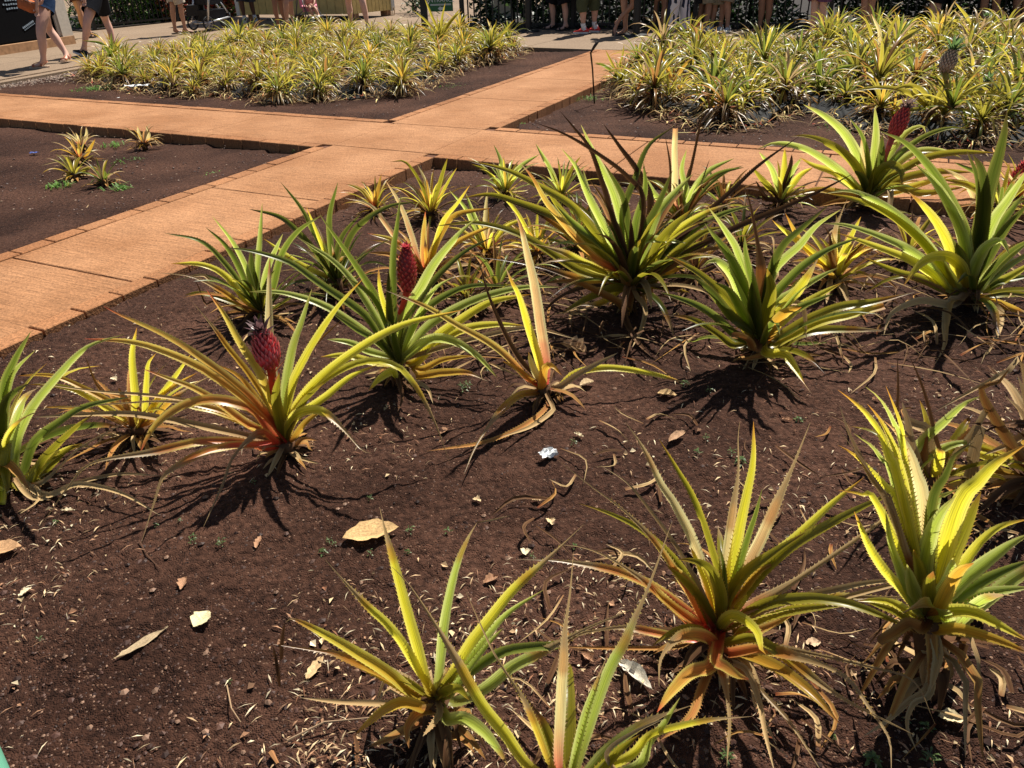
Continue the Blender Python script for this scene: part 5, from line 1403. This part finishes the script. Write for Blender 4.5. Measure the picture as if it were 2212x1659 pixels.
# woman with the brown bag
ey = G(98,148,.06).y
el = P(80,-75,ey-.1); wr = P(79,12,ey-.16)
pp = person('woman walking left in rolled denim shorts and tan strap sandals, holding a brown leather bag', [dict(c=(97,146), t=(70,148), k=(87,72), a=(94,130)), dict(c=(149,131), t=(122,138), k=(105,63), a=(146,120), z=.02, ky=.05)], 'pale', (.03,.06,.13), ('sandal', (.42,.14,.07), (.50,.36,.26)), hip=(84,-22), top=(.05,.05,.06), hem=.30, thick=1.18, arms=[None, (el, wr)]); finish(pp)
hb_ = MB(); hb_.cur = (.42,.13,.05)
BY = ey-.20
bp_ = [P(x, y, BY) for x, y in ((36,-8),(74,6),(76,29),(66,28),(38,16))]; bk = [p+Vector((0,.10,0)) for p in bp_]
cf_ = sum(bp_, Vector())/5-Vector((0,.03,0)); fr_ = [hb_.vert(p) for p in bp_]; c0 = hb_.vert(cf_); b0_ = [hb_.vert(p) for p in bk]
for i in range(5): j = (i+1) % 5; hb_.face(fr_[i], fr_[j], c0); hb_.face(fr_[i], b0_[i], b0_[j], fr_[j])
hb_.face(*b0_[::-1])
bag = hb_.build('leather_bag', CLOTH, origin=cf_, smooth=True); tag(bag, 'brown leather bag carried by the woman in denim shorts', 'bag')
zb = MB(); zb.cur = (.7,.45,.35); zb.tube([P(50,-2,BY-.005), P(74,7,BY-.005)], .006, 6); z_ = zb.build('zip', VC); z_.parent = bag; z_.location = -Vector(bag.location)
# man in black shorts
pp = person('walker in black shorts and black sneakers with thick white soles, behind the left back bed', [dict(c=(183,121), t=(150,121), k=(187,48), a=(182,100), p=.30), dict(c=(250,108), t=(225,110), k=(227,42), a=(247,94), ky=.05)], 'pale', (.012,.013,.017), ('sneaker', (.02,.02,.024), (.75,.75,.75)), hip=(206,-22), top=(.02,.02,.02), hem=.62, thick=1.15, arms=[None, (P(182,-60,G(183,119,.06).y-.2), P(182,-8,G(183,119,.06).y-.22))]); finish(pp)
pp = person('walker almost hidden behind the person in black shorts, only a dark sandal showing', [dict(c=(196,79), t=(206,79)), dict(c=(188,82), t=(198,82))], 'tan', (.05,.02,.02), ('sandal', (.02,.02,.02), (.03,.03,.03)), hem=.5); finish(pp)
pp = person('person with tanned legs in flip-flops and light shorts standing left of the large stroller', [dict(c=(379,73.5), t=(396,72), k=(373,9), a=(378,66)), dict(c=(399,73), t=(425,71.5), k=(390,10), a=(400,64))], 'tan', (.45,.38,.30), ('flip', (.5,.42,.36), (.03,.025,.025)), hem=.92); finish(pp)
pp = person('dark-skinned person in white socks and grey sneakers before the yellow kiosk', [dict(c=(530,52), t=(531,57), k=(522,8), a=(528,38)), dict(c=(554,50), t=(560,54), k=(543,8), a=(550,36))], 'dark', (.05,.05,.06), ('sneaker', (.38,.38,.38), (.42,.42,.42)), hem=.9, sock=(.8,.8,.8)); finish(pp)
pp = person('barelegged person in black flip-flops left of the one in white clogs', [dict(c=(603,61), t=(618,61), k=(594,12), a=(602,52)), dict(c=(622,57), t=(636,57), k=(607,13), a=(617,48))], 'brown', (.1,.06,.05), ('flip', (.02,.02,.02), (.02,.02,.02)), hem=.7); finish(pp)
pp = person('barelegged person wearing white clogs beside the umbrella stroller', [dict(c=(621,68), t=(643,67.5), k=(619,10), a=(621,58)), dict(c=(638,62), t=(656,62), k=(628,12), a=(635,51))], 'tan', (.3,.2,.2), ('clog', (.82,.82,.82), (.78,.78,.78)), hem=.7); finish(pp)
pp = person('person with pale calves in navy sneakers standing at the kiosk corner', [dict(c=(760,62), t=(745,63), k=(752,6), a=(758,50)), dict(c=(795,66), t=(799,71), k=(784,7), a=(794,52))], 'pale', (.1,.1,.12), ('sneaker', (.025,.035,.11), (.7,.68,.68)), hem=.6, thick=1.12); finish(pp)
pp = person('person in black shorts and black strap sandals in the queue, left of the coral sneakers', [dict(c=(1194,64), t=(1177,64), k=(1191,7), a=(1195,52)), dict(c=(1223,66), t=(1207,67), k=(1219,8), a=(1222,53))], 'pale', (.012,.012,.014), ('sandal', (.02,.018,.018), (.03,.03,.03)), hem=1.0, thick=1.05); finish(pp)
pp = person('person in olive cropped leggings, white socks and coral red sneakers in the queue', [dict(c=(1263,72.5), t=(1238,72.5), k=(1257,8), a=(1260,58)), dict(c=(1288,69.5), t=(1271,69), k=(1283,5), a=(1284,54))], 'pale', (.075,.085,.045), ('sneaker', (.78,.06,.045), (.80,.72,.68)), hem=1.34, sock=(.8,.8,.82), thick=1.22); finish(pp)
pp = person('barelegged person stepping with one heel lifted out of a black flip-flop, by the pole', [dict(c=(1351,75), t=(1341,76), k=(1348,14), a=(1351,62)), dict(c=(1328,62), t=(1333,75), k=(1368,10), a=(1333,48), z=.10, p=-1.1)], 'tan', (.1,.08,.08), ('flip', (.02,.02,.02), (.03,.03,.03)), hip=(1358,-60), hem=.7); finish(pp)
pp = person('barelegged person in sandals just right of the second black pole', [dict(c=(1412,62), t=(1400,64), k=(1418,11), a=(1413,52)), dict(c=(1431,65), t=(1438,63), k=(1437,12), a=(1430,56))], 'brown', (.05,.05,.06), ('sandal', (.03,.02,.02), (.04,.03,.03)), hem=.7); finish(pp)
pp = person('person in wide white and navy patterned trousers and flip-flops in the queue', [dict(c=(1449,79), t=(1427,78), k=(1455,15), a=(1447,68)), dict(c=(1482,77), t=(1470,77), k=(1478,14), a=(1480,66))], 'brown', (.6,.6,.6), ('flip', (.03,.02,.02), (.04,.03,.03)), hem=1.92, thick=.95); finish(pp, cloth=PATT, name='trousers')
pp = person('queuing person in dark shorts half hidden behind the orange cone', [dict(c=(1508,66), t=(1500,67), k=(1517,10), a=(1509,54)), dict(c=(1522,67), t=(1516,68), k=(1530,11), a=(1523,55))], 'brown', (.02,.02,.02), ('sneaker', (.6,.6,.6), (.7,.7,.7)), hem=.95); finish(pp)
pp = person('queuing person in khaki shorts, first one right of the orange cone', [dict(c=(1536,68), t=(1530,70), k=(1545,8), a=(1537,55)), dict(c=(1524,69), t=(1518,70), k=(1532,10), a=(1525,57))], 'tan', (.30,.24,.15), ('sneaker', (.6,.6,.6), (.7,.7,.7)), hem=.98); finish(pp)
pp = person('queuing person in khaki shorts, second one right of the orange cone', [dict(c=(1572,70), t=(1566,72), k=(1571,6), a=(1572,57)), dict(c=(1556,68), t=(1550,70), k=(1561,8), a=(1557,56))], 'tan', (.28,.22,.15), ('sneaker', (.5,.5,.5), (.6,.6,.6)), hem=.98, top=(.7,.25,.04)); finish(pp)
for lb, c1, c2, sk_, col, hm in [('barelegged tanned person standing behind the left middle of the right bed', (1640,68), (1655,68), 'brown', (.1,.1,.1), .7), ('pale person in purple shorts leaning to the left in the queue', (1752,76), (1768,76), 'pale', (.15,.06,.12), .8), ('person with strong tanned calves standing close, legs together', (1862,72), (1874,72), 'tan', (.05,.05,.05), .7), ('person in black shorts in the queue toward the right', (2010,66), (2018,66), 'pale', (.012,.012,.012), .98), ('barelegged person behind the largest plant at the far right', (2120,68), (2144,68), 'brown', (.05,.04,.04), .7), ('last barelegged person at the right edge of the queue', (2190,66), (2208,66), 'brown', (.03,.03,.03), .7)]:
    sh_ = 8 if 'purple' in lb else 6
    pp = person(lb, [dict(c=c1, t=(c1[0]-8, c1[1]+1), k=(c1[0]+sh_, c1[1]-60)), dict(c=c2, t=(c2[0]-8, c2[1]+1), k=(c2[0]+sh_+1, c2[1]-60))], sk_, col, ('flip', (.03,.02,.02), (.04,.03,.03)), hem=hm, thick=1.05); finish(pp)
# ================================================================ STROLLERS
def wheel(parent, c, ax, R, tw=.035, spokes=6):
    ax = Vector(ax).normalized(); e1 = Vector((0,0,1)); e2 = ax.cross(e1).normalized(); mb = MB(); mb.cur = (.02,.02,.022)
    n = 28; rs = [[c+(e1*math.cos(2*math.pi*i/n)+e2*math.sin(2*math.pi*i/n))*(R-tw/2+math.cos(2*math.pi*j/8)*tw/2)+ax*math.sin(2*math.pi*j/8)*tw/2 for j in range(8)] for i in range(n+1)]
    mb.rings(rs, cap=False); w = mb.build('wheel', RUB, parent, smooth=True)
    sb = MB(); sb.cur = (.28,.28,.30); sb.tube([c-ax*tw*.6, c+ax*tw*.6], R*.18, 10)
    for i in range(spokes): a = 2*math.pi*i/spokes; d = e1*math.cos(a)+e2*math.sin(a); sb.tube([c+d*R*.1, c+d*(R-tw*.8)], R*.06, 5)
    nn = 24; sb.tube([c+(e1*math.cos(2*math.pi*i/nn)+e2*math.sin(2*math.pi*i/nn))*(R-tw*.9) for i in range(nn+1)], R*.05, 5)
    sub(sb.build('rim', RUB, parent), w)
SILV = (.55,.56,.58); BLK = (.018,.018,.02)
gA, gB, gC, gD = G(420,65.5,.06), G(454,67,.06), G(486,59,.06), G(501,60.5,.06)
st1 = empty('stroller', (gA+gB+gC+gD)/4, 'large silver and black baby stroller with spoked wheels, left of the kiosk', 'stroller')
ax = (gB-gA)
for g_, R in ((gA,.135),(gB,.14),(gC,.10),(gD,.105)): wheel(st1, g_+Vector((0,0,R)), ax, R)
fb = MB(); fb.cur = SILV
fb.tube([gB+Vector((0,0,.2)), P(450,0,gB.y), gB+Vector((-.1,.0,.95))], .022, 8); fb.tube([gA+Vector((0,0,.2)), P(418,-5,gA.y)], .022, 8)
fb.tube([P(466,-6,gD.y-.1), P(480,10,gD.y-.08), gD+Vector((-.02,0,.30))], .018, 8); fb.tube([gC+Vector((0,0,.28)), P(458,-4,gC.y)], .018, 8)
fb.tube([gA+Vector((0,0,.14)), gB+Vector((0,0,.14))], .02, 8); fb.tube([gB+Vector((0,0,.16)), gD+Vector((0,0,.22))], .02, 8); fb.tube([gA+Vector((0,0,.16)), gC+Vector((0,0,.22))], .02, 8)
fb.build('frame', METAL, st1, smooth=True)
fk = MB(); fk.cur = BLK
for g_ in (gC, gD): fk.tube([g_+Vector((0,0,.10)), g_+Vector((0,0,.30))], .02, 8)
fk.tube([gC+Vector((0,0,.28)), gD+Vector((0,0,.28))], .02, 8); fk.build('fork', RUB, st1, smooth=True)
bk_ = MB(); bk_.cur = (.03,.03,.034); u_ = [gA, gB, gD, gC]; ctr_ = sum(u_, Vector())/4
lo = [p.lerp(ctr_, .28)+Vector((0,0,.17)) for p in u_]; hi = [p.lerp(ctr_, .12)+Vector((0,0,.38)) for p in u_]; bk_.rings([lo, hi])
bk_.build('basket', CLOTH, st1)
se = MB(); se.cur = (.02,.02,.023); se.rings([[p.lerp(ctr_, .25)+Vector((0,0,z)) for p in u_] for z in (.48, .55, .95)]); se.build('seat', CLOTH, st1)
bx = MB(); bx.cur = BLK; bx.rings([[p+Vector((0,0,z)) for p in (gA+Vector((-.06,-.05,0)), gA+Vector((.20,-.05,0)), gA+Vector((.24,.2,0)), gA+Vector((-.02,.2,0)))] for z in (.28, .48)]); bx.build('side_box', RUB, st1)
hA, hB, hC = G(661,54,.06), G(677,60,.06), G(702,55,.06); hD = G(640,55,.06)
st2 = empty('stroller', (hA+hB+hC+hD)/4, 'small umbrella stroller with a seated child in front of the yellow kiosk', 'stroller')
for g_, R in ((hA,.06),(hB,.075),(hC,.07),(hD,.06)): wheel(st2, g_+Vector((0,0,R)), hC-hB, R, .03, 5)
f2 = MB(); f2.cur = (.12,.12,.13)
f2.tube([hB+Vector((0,0,.10)), P(658,20,hB.y+.1), P(650,-10,hB.y+.3)], .013, 7); f2.tube([hC+Vector((0,0,.10)), P(684,16,hC.y+.1), P(672,-14,hC.y+.3)], .013, 7)
f2.tube([hD+Vector((0,0,.08)), P(642,0,hD.y), P(643,-25,hD.y)], .013, 7); f2.tube([hA+Vector((0,0,.08)), P(662,-10,hA.y)], .013, 7); f2.tube([P(641,32,hD.y), P(664,31,hB.y)], .01, 6); f2.tube([P(641,34,hD.y), P(660,20,hB.y)], .01, 6); f2.tube([hB+Vector((0,0,.2)), hC+Vector((0,0,.2))], .01, 6)
f2.build('frame', RUB, st2, smooth=True)
f3 = MB(); f3.cur = (.60,.22,.28); YS = hB.y+.12; f3.rings([[P(x, y, YS+dy) for x, y, dy in q] for q in (((655,26,0),(684,24,0),(686,20,.28),(657,22,.28)), ((652,14,.05),(684,12,.05),(684,8,.32),(652,10,.32)))]); f3.rings([[P(x, y, YS+dy) for x, y, dy in q] for q in (((648,18,.25),(684,16,.25),(684,14,.30),(648,16,.30)), ((642,-30,.45),(680,-30,.45),(680,-30,.5),(642,-30,.5)))]); f3.build('seat', CLOTH, st2)
# the child
cp = P(668,14,YS); ch = empty('person', cp, 'small child in a coral top and white clogs sitting in the umbrella stroller', 'person')
N = [(P(668,12,YS), .075), (P(668,-2,YS+.05), .085), (P(668,-16,YS+.08), .035), (P(669,-26,YS+.06), .07), (P(669,-34,YS+.06), .06)]; Ed = [(0,1),(1,2),(2,3),(3,4)]
for (kx, ky), (ax_, ay) in (((670,18),(677,36)), ((680,17),(688,33))):
    i = len(N); N += [(P(kx, ky, YS-.16), .04), (P((kx+ax_)/2, (ky+ay)/2, YS-.2), .036), (P(ax_, ay, YS-.22), .026), (P(ax_, ay+1.5, YS-.30), .022)]; Ed += [(0, i), (i, i+1), (i+1, i+2), (i+2, i+3)]
for sx in (-1, 1):
    i = len(N); N += [(P(668+sx*11, -2, YS), .026), (P(668+sx*11, 8, YS-.1), .022), (P(668+sx*5, 14, YS-.16), .02)]; Ed += [(1, i), (i, i+1), (i+1, i+2)]
    for k in range(5): N.append((P(668+sx*(3+k*.9), 15.5+.3*k, YS-.19), .006)); Ed.append((i+2, len(N)-1))
skin_mesh('body', N, Ed, SK['tan'], ch, lv=1)
tb = MB(); tb.cur = (.75,.28,.22); tb.tube([P(668,12,YS), P(668,4,YS+.02), P(668,-6,YS+.05), P(668,-12,YS+.06)], [.095,.10,.10,.06], 12); tb.build('shirt', CLOTH, ch, smooth=True)
for x, y in ((677,41), (689,38)): shoe('clog', P(x, y, YS-.24), Vector((.1,-1,.1)), (.82,.82,.82), ch, .58)
# ================================================================ KIOSKS, FENCES, HEDGE
YEL = mat('yellow_paint', (.62,.47,.18), rough=.7, noise=.12, nscale=9, bump=.3, bscale=40)
BEI = mat('beige_trim', (.48,.43,.36), rough=.6, noise=.08)
BLKP = mat('black_panel', (.005,.005,.006), rough=.9, spec=.05, noise=.1)
WOOD = mat('weathered_wood', (.36,.20,.10), rough=.85, noise=.25, nscale=12)
CHALK = mat('chalk_lettering', (.22,.27,.32), rough=.9)
IRON = mat('black_iron', (.012,.012,.013), rough=.45, spec=.4)
def obox(mb, o, ex, ey, a0, a1, b0, b1, z0, z1):
    P_ = lambda a, b, z: o+ex*a+ey*b+Vector((0,0,z))
    mb.rings([[P_(a0,b0,z), P_(a1,b0,z), P_(a1,b1,z), P_(a0,b1,z)] for z in (z0, z1)])
K = G(161,94,.06); K.z = 0; ll = G(0,119,.06); ll.z = 0; eL = (ll-K).normalized(); eR = Vector((eL.y, -eL.x, 0)); 
if eR.y < 0: eR = -eR
kb = empty('black_booth', K, 'black menu booth with beige corner post and yellow side wall, top left corner', 'booth')
m = MB(); obox(m, K, eL, eR, .14, 3.4, .03, 1.6, .22, 2.5); m.build('black_board', BLKP, kb)
m = MB(); obox(m, K, eL, eR, .0, .26, -.03, .10, .06, 2.5); obox(m, K, eL, eR, .26, .31, .0, .08, .22, 2.5); m.build('corner_post', BEI, kb)
m = MB()
for i in range(8): obox(m, K, eL, eR, -.05, .02, .102+.2*i, .296+.2*i, .06, 2.5)
m.build('side_wall', YEL, kb)
m = MB(); obox(m, K, eL, eR, .02, 3.4, -.06, .30, .06, .20); m.build('plinth', WOOD, kb)
m = MB()
def dash(a, z, w, h): obox(m, K, eL, eR, a, a+w, .022, .029, z-h/2, z+h/2)
for r, (z, a, n) in enumerate([(.98,1.02,6),(.92,.98,7),(.86,1.0,5),(.80,.96,7),(.735,1.02,5)]):
    for i in range(n): dash(a+i*.052+random.uniform(0,.01), z+random.uniform(-.004,.004), .034, .026)
for i in range(14): q = 2*math.pi*i/14; dash(1.16+.055*math.cos(q), 1.10+.055*math.sin(q), .018, .014)
for i in range(8): dash(1.02-.035*i, .42+.012*i, .028, .03); dash(1.0-.035*i, .385+.012*i, .024, .014)
m.build('lettering', CHALK, kb)
# yellow kiosk
kc = G(762,42,.06); kr = G(852,31.5,.06); kl = G(516,43,.06); kc.z = kr.z = kl.z = 0
yk = empty('yellow_kiosk', kc, 'yellow plank-sided kiosk raised on wooden blocks, behind the two strollers', 'kiosk')
def wall(p, q, nb, name, th=.05, z0=.17, z1=2.6, inward=None):
    e = (q-p).normalized(); L = (q-p).length; y = inward; m = MB(); w = L/nb
    for i in range(nb): obox(m, p, e, y, i*w+.006, (i+1)*w-.006, .0, th, z0, z1)
    obox(m, p, e, y, .0, L, th*.3, th, z0+.002, z1-.002); return m.build(name, YEL, yk)
e1_ = (kl-kc).normalized(); in1 = Vector((-e1_.y, e1_.x, 0)); in1 = in1 if in1.y > 0 else -in1
e2_ = (kr-kc).normalized(); in2 = Vector((-e2_.y, e2_.x, 0)); in2 = in2 if in2.x < 0 else -in2
wall(kc, kl, 15, 'front_wall', inward=in1); wall(kc+e2_*.05, kr, 11, 'side_wall', inward=in2)
WT = mat('white_trim', (.7,.68,.62), noise=.06)
for p, e, y in ((kl, -e1_, in1), (kr, -e2_, in2)): m = MB(); obox(m, p, e, y, -.02, .08, -.015, .07, .15, 2.6); m.build('corner_trim', WT, yk)
for p in (kc+(kl-kc)*.02+in1*.06, kc+(kl-kc)*.5+in1*.1, kl-e1_*.3+in1*.1, kr-e2_*.25+in2*.1): m = MB(); obox(m, p, e1_, in1, -.09, .09, .0, .2, .0, .17); m.build('wood_block', WOOD, yk)
m = MB(); cz_ = (kl+kr)/2; m.rings([[Vector((p.x, p.y, z)) for p in (kc+e1_*.03+e2_*.03, kl-e1_*.1+in1*.1, cz_+Vector((0,.8,0)), kr-e2_*.1)] for z in (.19, 2.5)]); m.build('inner_wall', BLKP, yk)
m = MB(); m.rings([[Vector((p.x, p.y, z)) for p in (kc+Vector((.1,-.2,0)), kl+Vector((-.2,-.1,0)), kl+Vector((0,3,0)), kr+Vector((.3,.3,0)))] for z in (2.6, 2.7)]); m.build('roof', WOOD, yk)
m = MB(); m.cur = (.5,.33,.16)
for x, y0, y1 in ((790,27,40),(850,18,36)):
    q = kc.lerp(kr, (x-762)/90.)-in2*.03; m.tube([P(x-3, y1, q.y), P(x-3, y0, q.y), P(x, y0-2, q.y), P(x+2, y0+6, q.y), P(x+1, y1-3, q.y)], .012, 6)
m.build('hose_hook', VC, yk)
# fences
def fence_run(a, b, h, spacing, label, name='iron_fence', z0=.10, post=2.2, bar=.011):
    a = Vector((a.x, a.y, 0)); b = Vector((b.x, b.y, 0)); e = (b-a).normalized(); y = Vector((-e.y, e.x, 0)); L = (b-a).length
    t = empty(name, a, label, 'fence'); m = MB()
    for i in range(int(L/spacing)): s = i*spacing; obox(m, a, e, y, s-bar, s+bar, -bar, bar, z0, h+.04)
    m.build('bars', IRON, t); m = MB(); obox(m, a, e, y, 0, L, -.020, .020, z0+.02, z0+.06); obox(m, a, e, y, 0, L, -.020, .020, h-.10, h-.06); m.build('rail', IRON, t)
    i = 0
    while i*post <= L+.01: m = MB(); obox(m, a, e, y, i*post-.035, i*post+.035, -.036, .036, 0, h+.08); m.build('post', IRON, t); i += 1
    return t
hA_ = G(1000,62,.06); hB_ = G(1390,62.6,.06); hd_ = (hB_-hA_); hd_.z = 0; hd_.normalize(); hE = hB_+hd_*8.5
fence_run(hA_, hE, 1.25, .125, 'black iron picket fence along the hedge behind the queue')
lA = G(205,64,.06); lB = G(490,34,.06)
fence_run(lA, lB, 1.2, .12, 'black iron fence in front of the red and green shrubs at top left')
def foliage(name, label, cat, a, b, dep, h, n, cols, size=.07, z0=.05, thick_leaf=.4, stems=8):
    a = Vector((a.x, a.y, 0)); b = Vector((b.x, b.y, 0)); e = (b-a).normalized(); y = Vector((-e.y, e.x, 0)); y = y if y.y > 0 else -y; L = (b-a).length
    t = empty(name, (a+b)/2+y*dep/2, label, cat); m = MB()
    for i in range(n):
        s = random.uniform(0, L); d = random.random()**1.2*dep; z = z0+random.random()*h*(1-.25*vn1(s*1.1)); p = a+e*s+y*d+Vector((0,0,z))
        if vn1(s*2.3+z*3+d) < .30: continue
        az = random.uniform(0, 6.28); tl = random.uniform(-.9, .6); o = Vector((math.cos(az)*math.cos(tl), math.sin(az)*math.cos(tl), math.sin(tl))); sd = o.cross(Vector((random.uniform(-1,1), random.uniform(-1,1), 1))).normalized(); l_ = size*random.uniform(.6, 1.5); w_ = l_*thick_leaf
        k = random.uniform(.5, 1.5); c = random.choice(cols(s/L)); m.cur = tuple(x*k for x in c)
        A = m.vert(p); B = m.vert(p+o*l_*.5+sd*w_/2+Vector((0,0,-.01))); D_ = m.vert(p+o*l_); E2 = m.vert(p+o*l_*.5-sd*w_/2-Vector((0,0,.01))); m.face(A, E2, D_, B)
    m.build('leaves', FOL, t); m = MB(); m.cur = (.05,.035,.025)
    for i in range(stems):
        p = a+e*(L*(i+.5)/stems)+y*dep*random.uniform(.3,.7); m.tube([p, p+Vector((random.uniform(-.1,.1), 0, h*.4)), p+Vector((random.uniform(-.2,.2), 0, h*.8))], [.03,.022,.01], 6)
        for k in range(3): q = p+Vector((0,0,h*random.uniform(.1,.4))); m.tube([q, q+Vector((random.uniform(-.4,.4), random.uniform(-.3,.3), h*.4))], [.015,.006], 5)
    m.build('stems', VC, t)
    return t
def vn1(x): return float(vnoise(np.array([x]), np.array([x*.37+4]), 21)[0])
off = Vector((-hd_.y, hd_.x, 0)); off = off if off.y > 0 else -off
foliage('hedge', 'dense dark green hedge behind the black fence and the queue', 'hedge', hA_+off*.20, hE+off*.20, 1.3, 2.1, 26000, lambda u: [(.020,.045,.012), (.035,.075,.018), (.012,.03,.010), (.06,.10,.03)], size=.15)
foliage('croton_bush', 'shrub bed of red and pink croton leaves behind the left iron fence', 'shrub', lA.lerp(lB, .45)+Vector((0,.25,0)), lB+Vector((.5,.2,0)), .9, 1.0, 3600, lambda u: [(.42,.05,.04), (.55,.16,.08), (.5,.28,.1), (.2,.03,.03)] if random.random() < .8 else [(.1,.2,.04)], size=.16)
foliage('green_shrub', 'green leafy shrubs behind the left iron fence, beside the red ones', 'shrub', lA+Vector((-.3,.25,0)), lA.lerp(lB, .5)+Vector((0,.25,0)), .9, 1.1, 4200, lambda u: [(.07,.15,.03), (.12,.24,.04), (.03,.07,.02), (.2,.32,.07)], size=.12)
foliage('small_bush', 'small dark bush with thin branches between kiosk and entrance sign', 'bush', G(868,26,.06), G(905,34,.06), .5, .8, 500, lambda u: [(.03,.06,.02), (.05,.09,.03)], size=.10, stems=3)
# ground coloured dark to stand for the shade under hedge and shrubs
SHADEG = mat('shade_dark_ground', (.020,.014,.010), rough=.95, noise=.3, nscale=10, bump=.8, bscale=30)
for a, b, d0, nm in ((hA_, hE, 9.0, 'right'), (lA, lB, 5, 'left')):
    m = MB(); a = Vector((a.x, a.y, 0)); b = Vector((b.x, b.y, 0)); e = (b-a).normalized(); y = Vector((-e.y, e.x, 0)); y = y if y.y > 0 else -y
    obox(m, a, e, y, -.3, (b-a).length+.6, -.04, d0, .0, .070); tag(m.build('planting_strip', SHADEG), 'planting ground coloured dark as in shade behind the %s fence' % nm, 'ground', kind='structure')
# entrance sign
SG = mat('green_sign', (.035,.14,.055), rough=.5); WL = mat('white_lettering', (.7,.72,.68), rough=.6)
sp = G(919,64,.06); es = empty('entrance_sign', sp, 'green ENTRANCE sign with white left arrow on a black post', 'sign')
m = MB(); m.cur = BLK; m.box(sp.x, sp.y, .75, .13, .10, 1.5); m.build('post', IRON, es)
s0 = P(927,25.5,sp.y-.02); s1 = P(979,25.5,sp.y-.02); w_ = s1.x-s0.x; sc_ = w_/52.
m = MB(); m.box((s0.x+s1.x)/2, sp.y-.02, s0.z+.45, w_, .03, .9); m.build('board', SG, es)
m = MB()
zt = P(950,12,sp.y-.04).z
for y in (9.0, 11.0): z = P(952,y,sp.y-.04).z; m.box((s0.x+s1.x)/2, sp.y-.038, z, w_*.86, .006, .010)
ar = P(953,18.5,sp.y-.04); a_ = .055
for pts in ([(-.065,0),(-.01,.045),(-.01,-.045)],): m.face(*[m.vert((ar.x+x, sp.y-.043, ar.z+z)) for x, z in pts])
m.face(*[m.vert((ar.x+x, sp.y-.043, ar.z+z)) for x, z in ((-.01,.025),(-.01,-.025),(.065,-.025),(.065,.025))]); m.build('arrow', WL, es)
fc_ = bpy.data.curves.new('lettering', 'FONT'); fc_.body = 'ENTRANCE'; fc_.align_x = 'CENTER'; fc_.size = .105; fc_.extrude = .003
tmp = bpy.data.objects.new('lettering', fc_); C.objects.link(tmp); bpy.context.view_layer.update(); tme = bpy.data.meshes.new_from_object(tmp.evaluated_get(bpy.context.evaluated_depsgraph_get())); bpy.data.objects.remove(tmp); tme.materials.clear(); tme.materials.append(WL)
to = bpy.data.objects.new('lettering', tme); C.objects.link(to); to.parent = es; to.rotation_euler = (math.pi/2, 0, 0); to.location = Vector(((s0.x+s1.x)/2, sp.y-.041, P(950,4.5,sp.y-.04).z)) - Vector(sp)
# queue poles
for x, y, lb in ((1142,69,'black queue pole on a flat round base, left of the person in strap sandals'), (1374,78,'black queue pole on a round base in front of the patterned trousers')):
    g_ = G(x, y, .06); t = empty('queue_pole', g_, lb, 'pole'); m = MB(); m.cur = (.02,.022,.02); m.tube([g_+Vector((0,0,.03)), g_+Vector((0,0,1.0))], .058 if x < 1200 else .06, 14); m.build('pole', IRON, t)
    m = MB(); m.cur = (.05,.06,.05); m.tube([g_, g_+Vector((0,0,.025)), g_+Vector((0,0,.035))], [.20, .19, .08], 28); m.build('base', IRON, t)
    m = MB(); m.tube([g_+Vector((0,0,1.0)), g_+Vector((0,0,1.06))], [.045, .04], 12); m.build('cap', IRON, t)
# cone
g_ = G(1508,82,.06); t = empty('traffic_cone', g_, 'orange traffic cone on the walkway behind the right back bed', 'cone')
CO = mat('orange_plastic', (.72,.16,.05), rough=.5, noise=.08); hC_ = P(1508,48,g_.y).z-.06
m = MB(); m.tube([g_+Vector((0,0,.02)), g_+Vector((0,0,hC_*.5)), g_+Vector((0,0,hC_)), g_+Vector((0,0,hC_-.01))], [.10, .075, .045, .03], 18); m.build('cone_body', CO, t, smooth=True)
m = MB(); m.box(g_.x, g_.y, .073, .27, .27, .025); m.build('base', CO, t)
# bent rod
rb = G(1284,224,0); m = MB(); m.cur = (.05,.035,.025); m.tube([rb, P(1280,150,rb.y), P(1276,114,rb.y), P(1283,102,rb.y), P(1291,90,rb.y)], [.008,.008,.009,.014,.016], 8)
tag(m.build('metal_rod', METAL, origin=rb, smooth=True), 'thin bent rusty metal rod stuck upright beside the diagonal path', 'rod')
# low white wall glimpsed through the fence
m = MB(); q = G(1085,48,.06); m.box(q.x, q.y+.9, .25, .7, .12, .5); tag(m.build('low_wall', BEI), 'pale low wall glimpsed through the fence left of the queue', 'wall')
# green handrail corner beside the viewer
GR = mat('green_rail_paint', (.10,.30,.20), rough=.4, spec=.5)
d0_ = ray(-3,1604).normalized(); d1_ = ray(27,1672).normalized(); o_ = Vector((0,0,CAMH)); ra = o_+d0_*.80; rb_ = o_+d1_*.62; dd_ = (rb_-ra).normalized(); vv = ra-o_; sd_ = dd_.cross(vv).normalized()
if sd_.dot(rt) > 0: sd_ = -sd_
m = MB(); m.tube([ra+sd_*.03-dd_*1.2, rb_+sd_*.03+dd_*.8], .03, 20); tag(m.build('handrail', GR, smooth=True), 'green painted handrail tube cutting the bottom left corner', 'handrail')
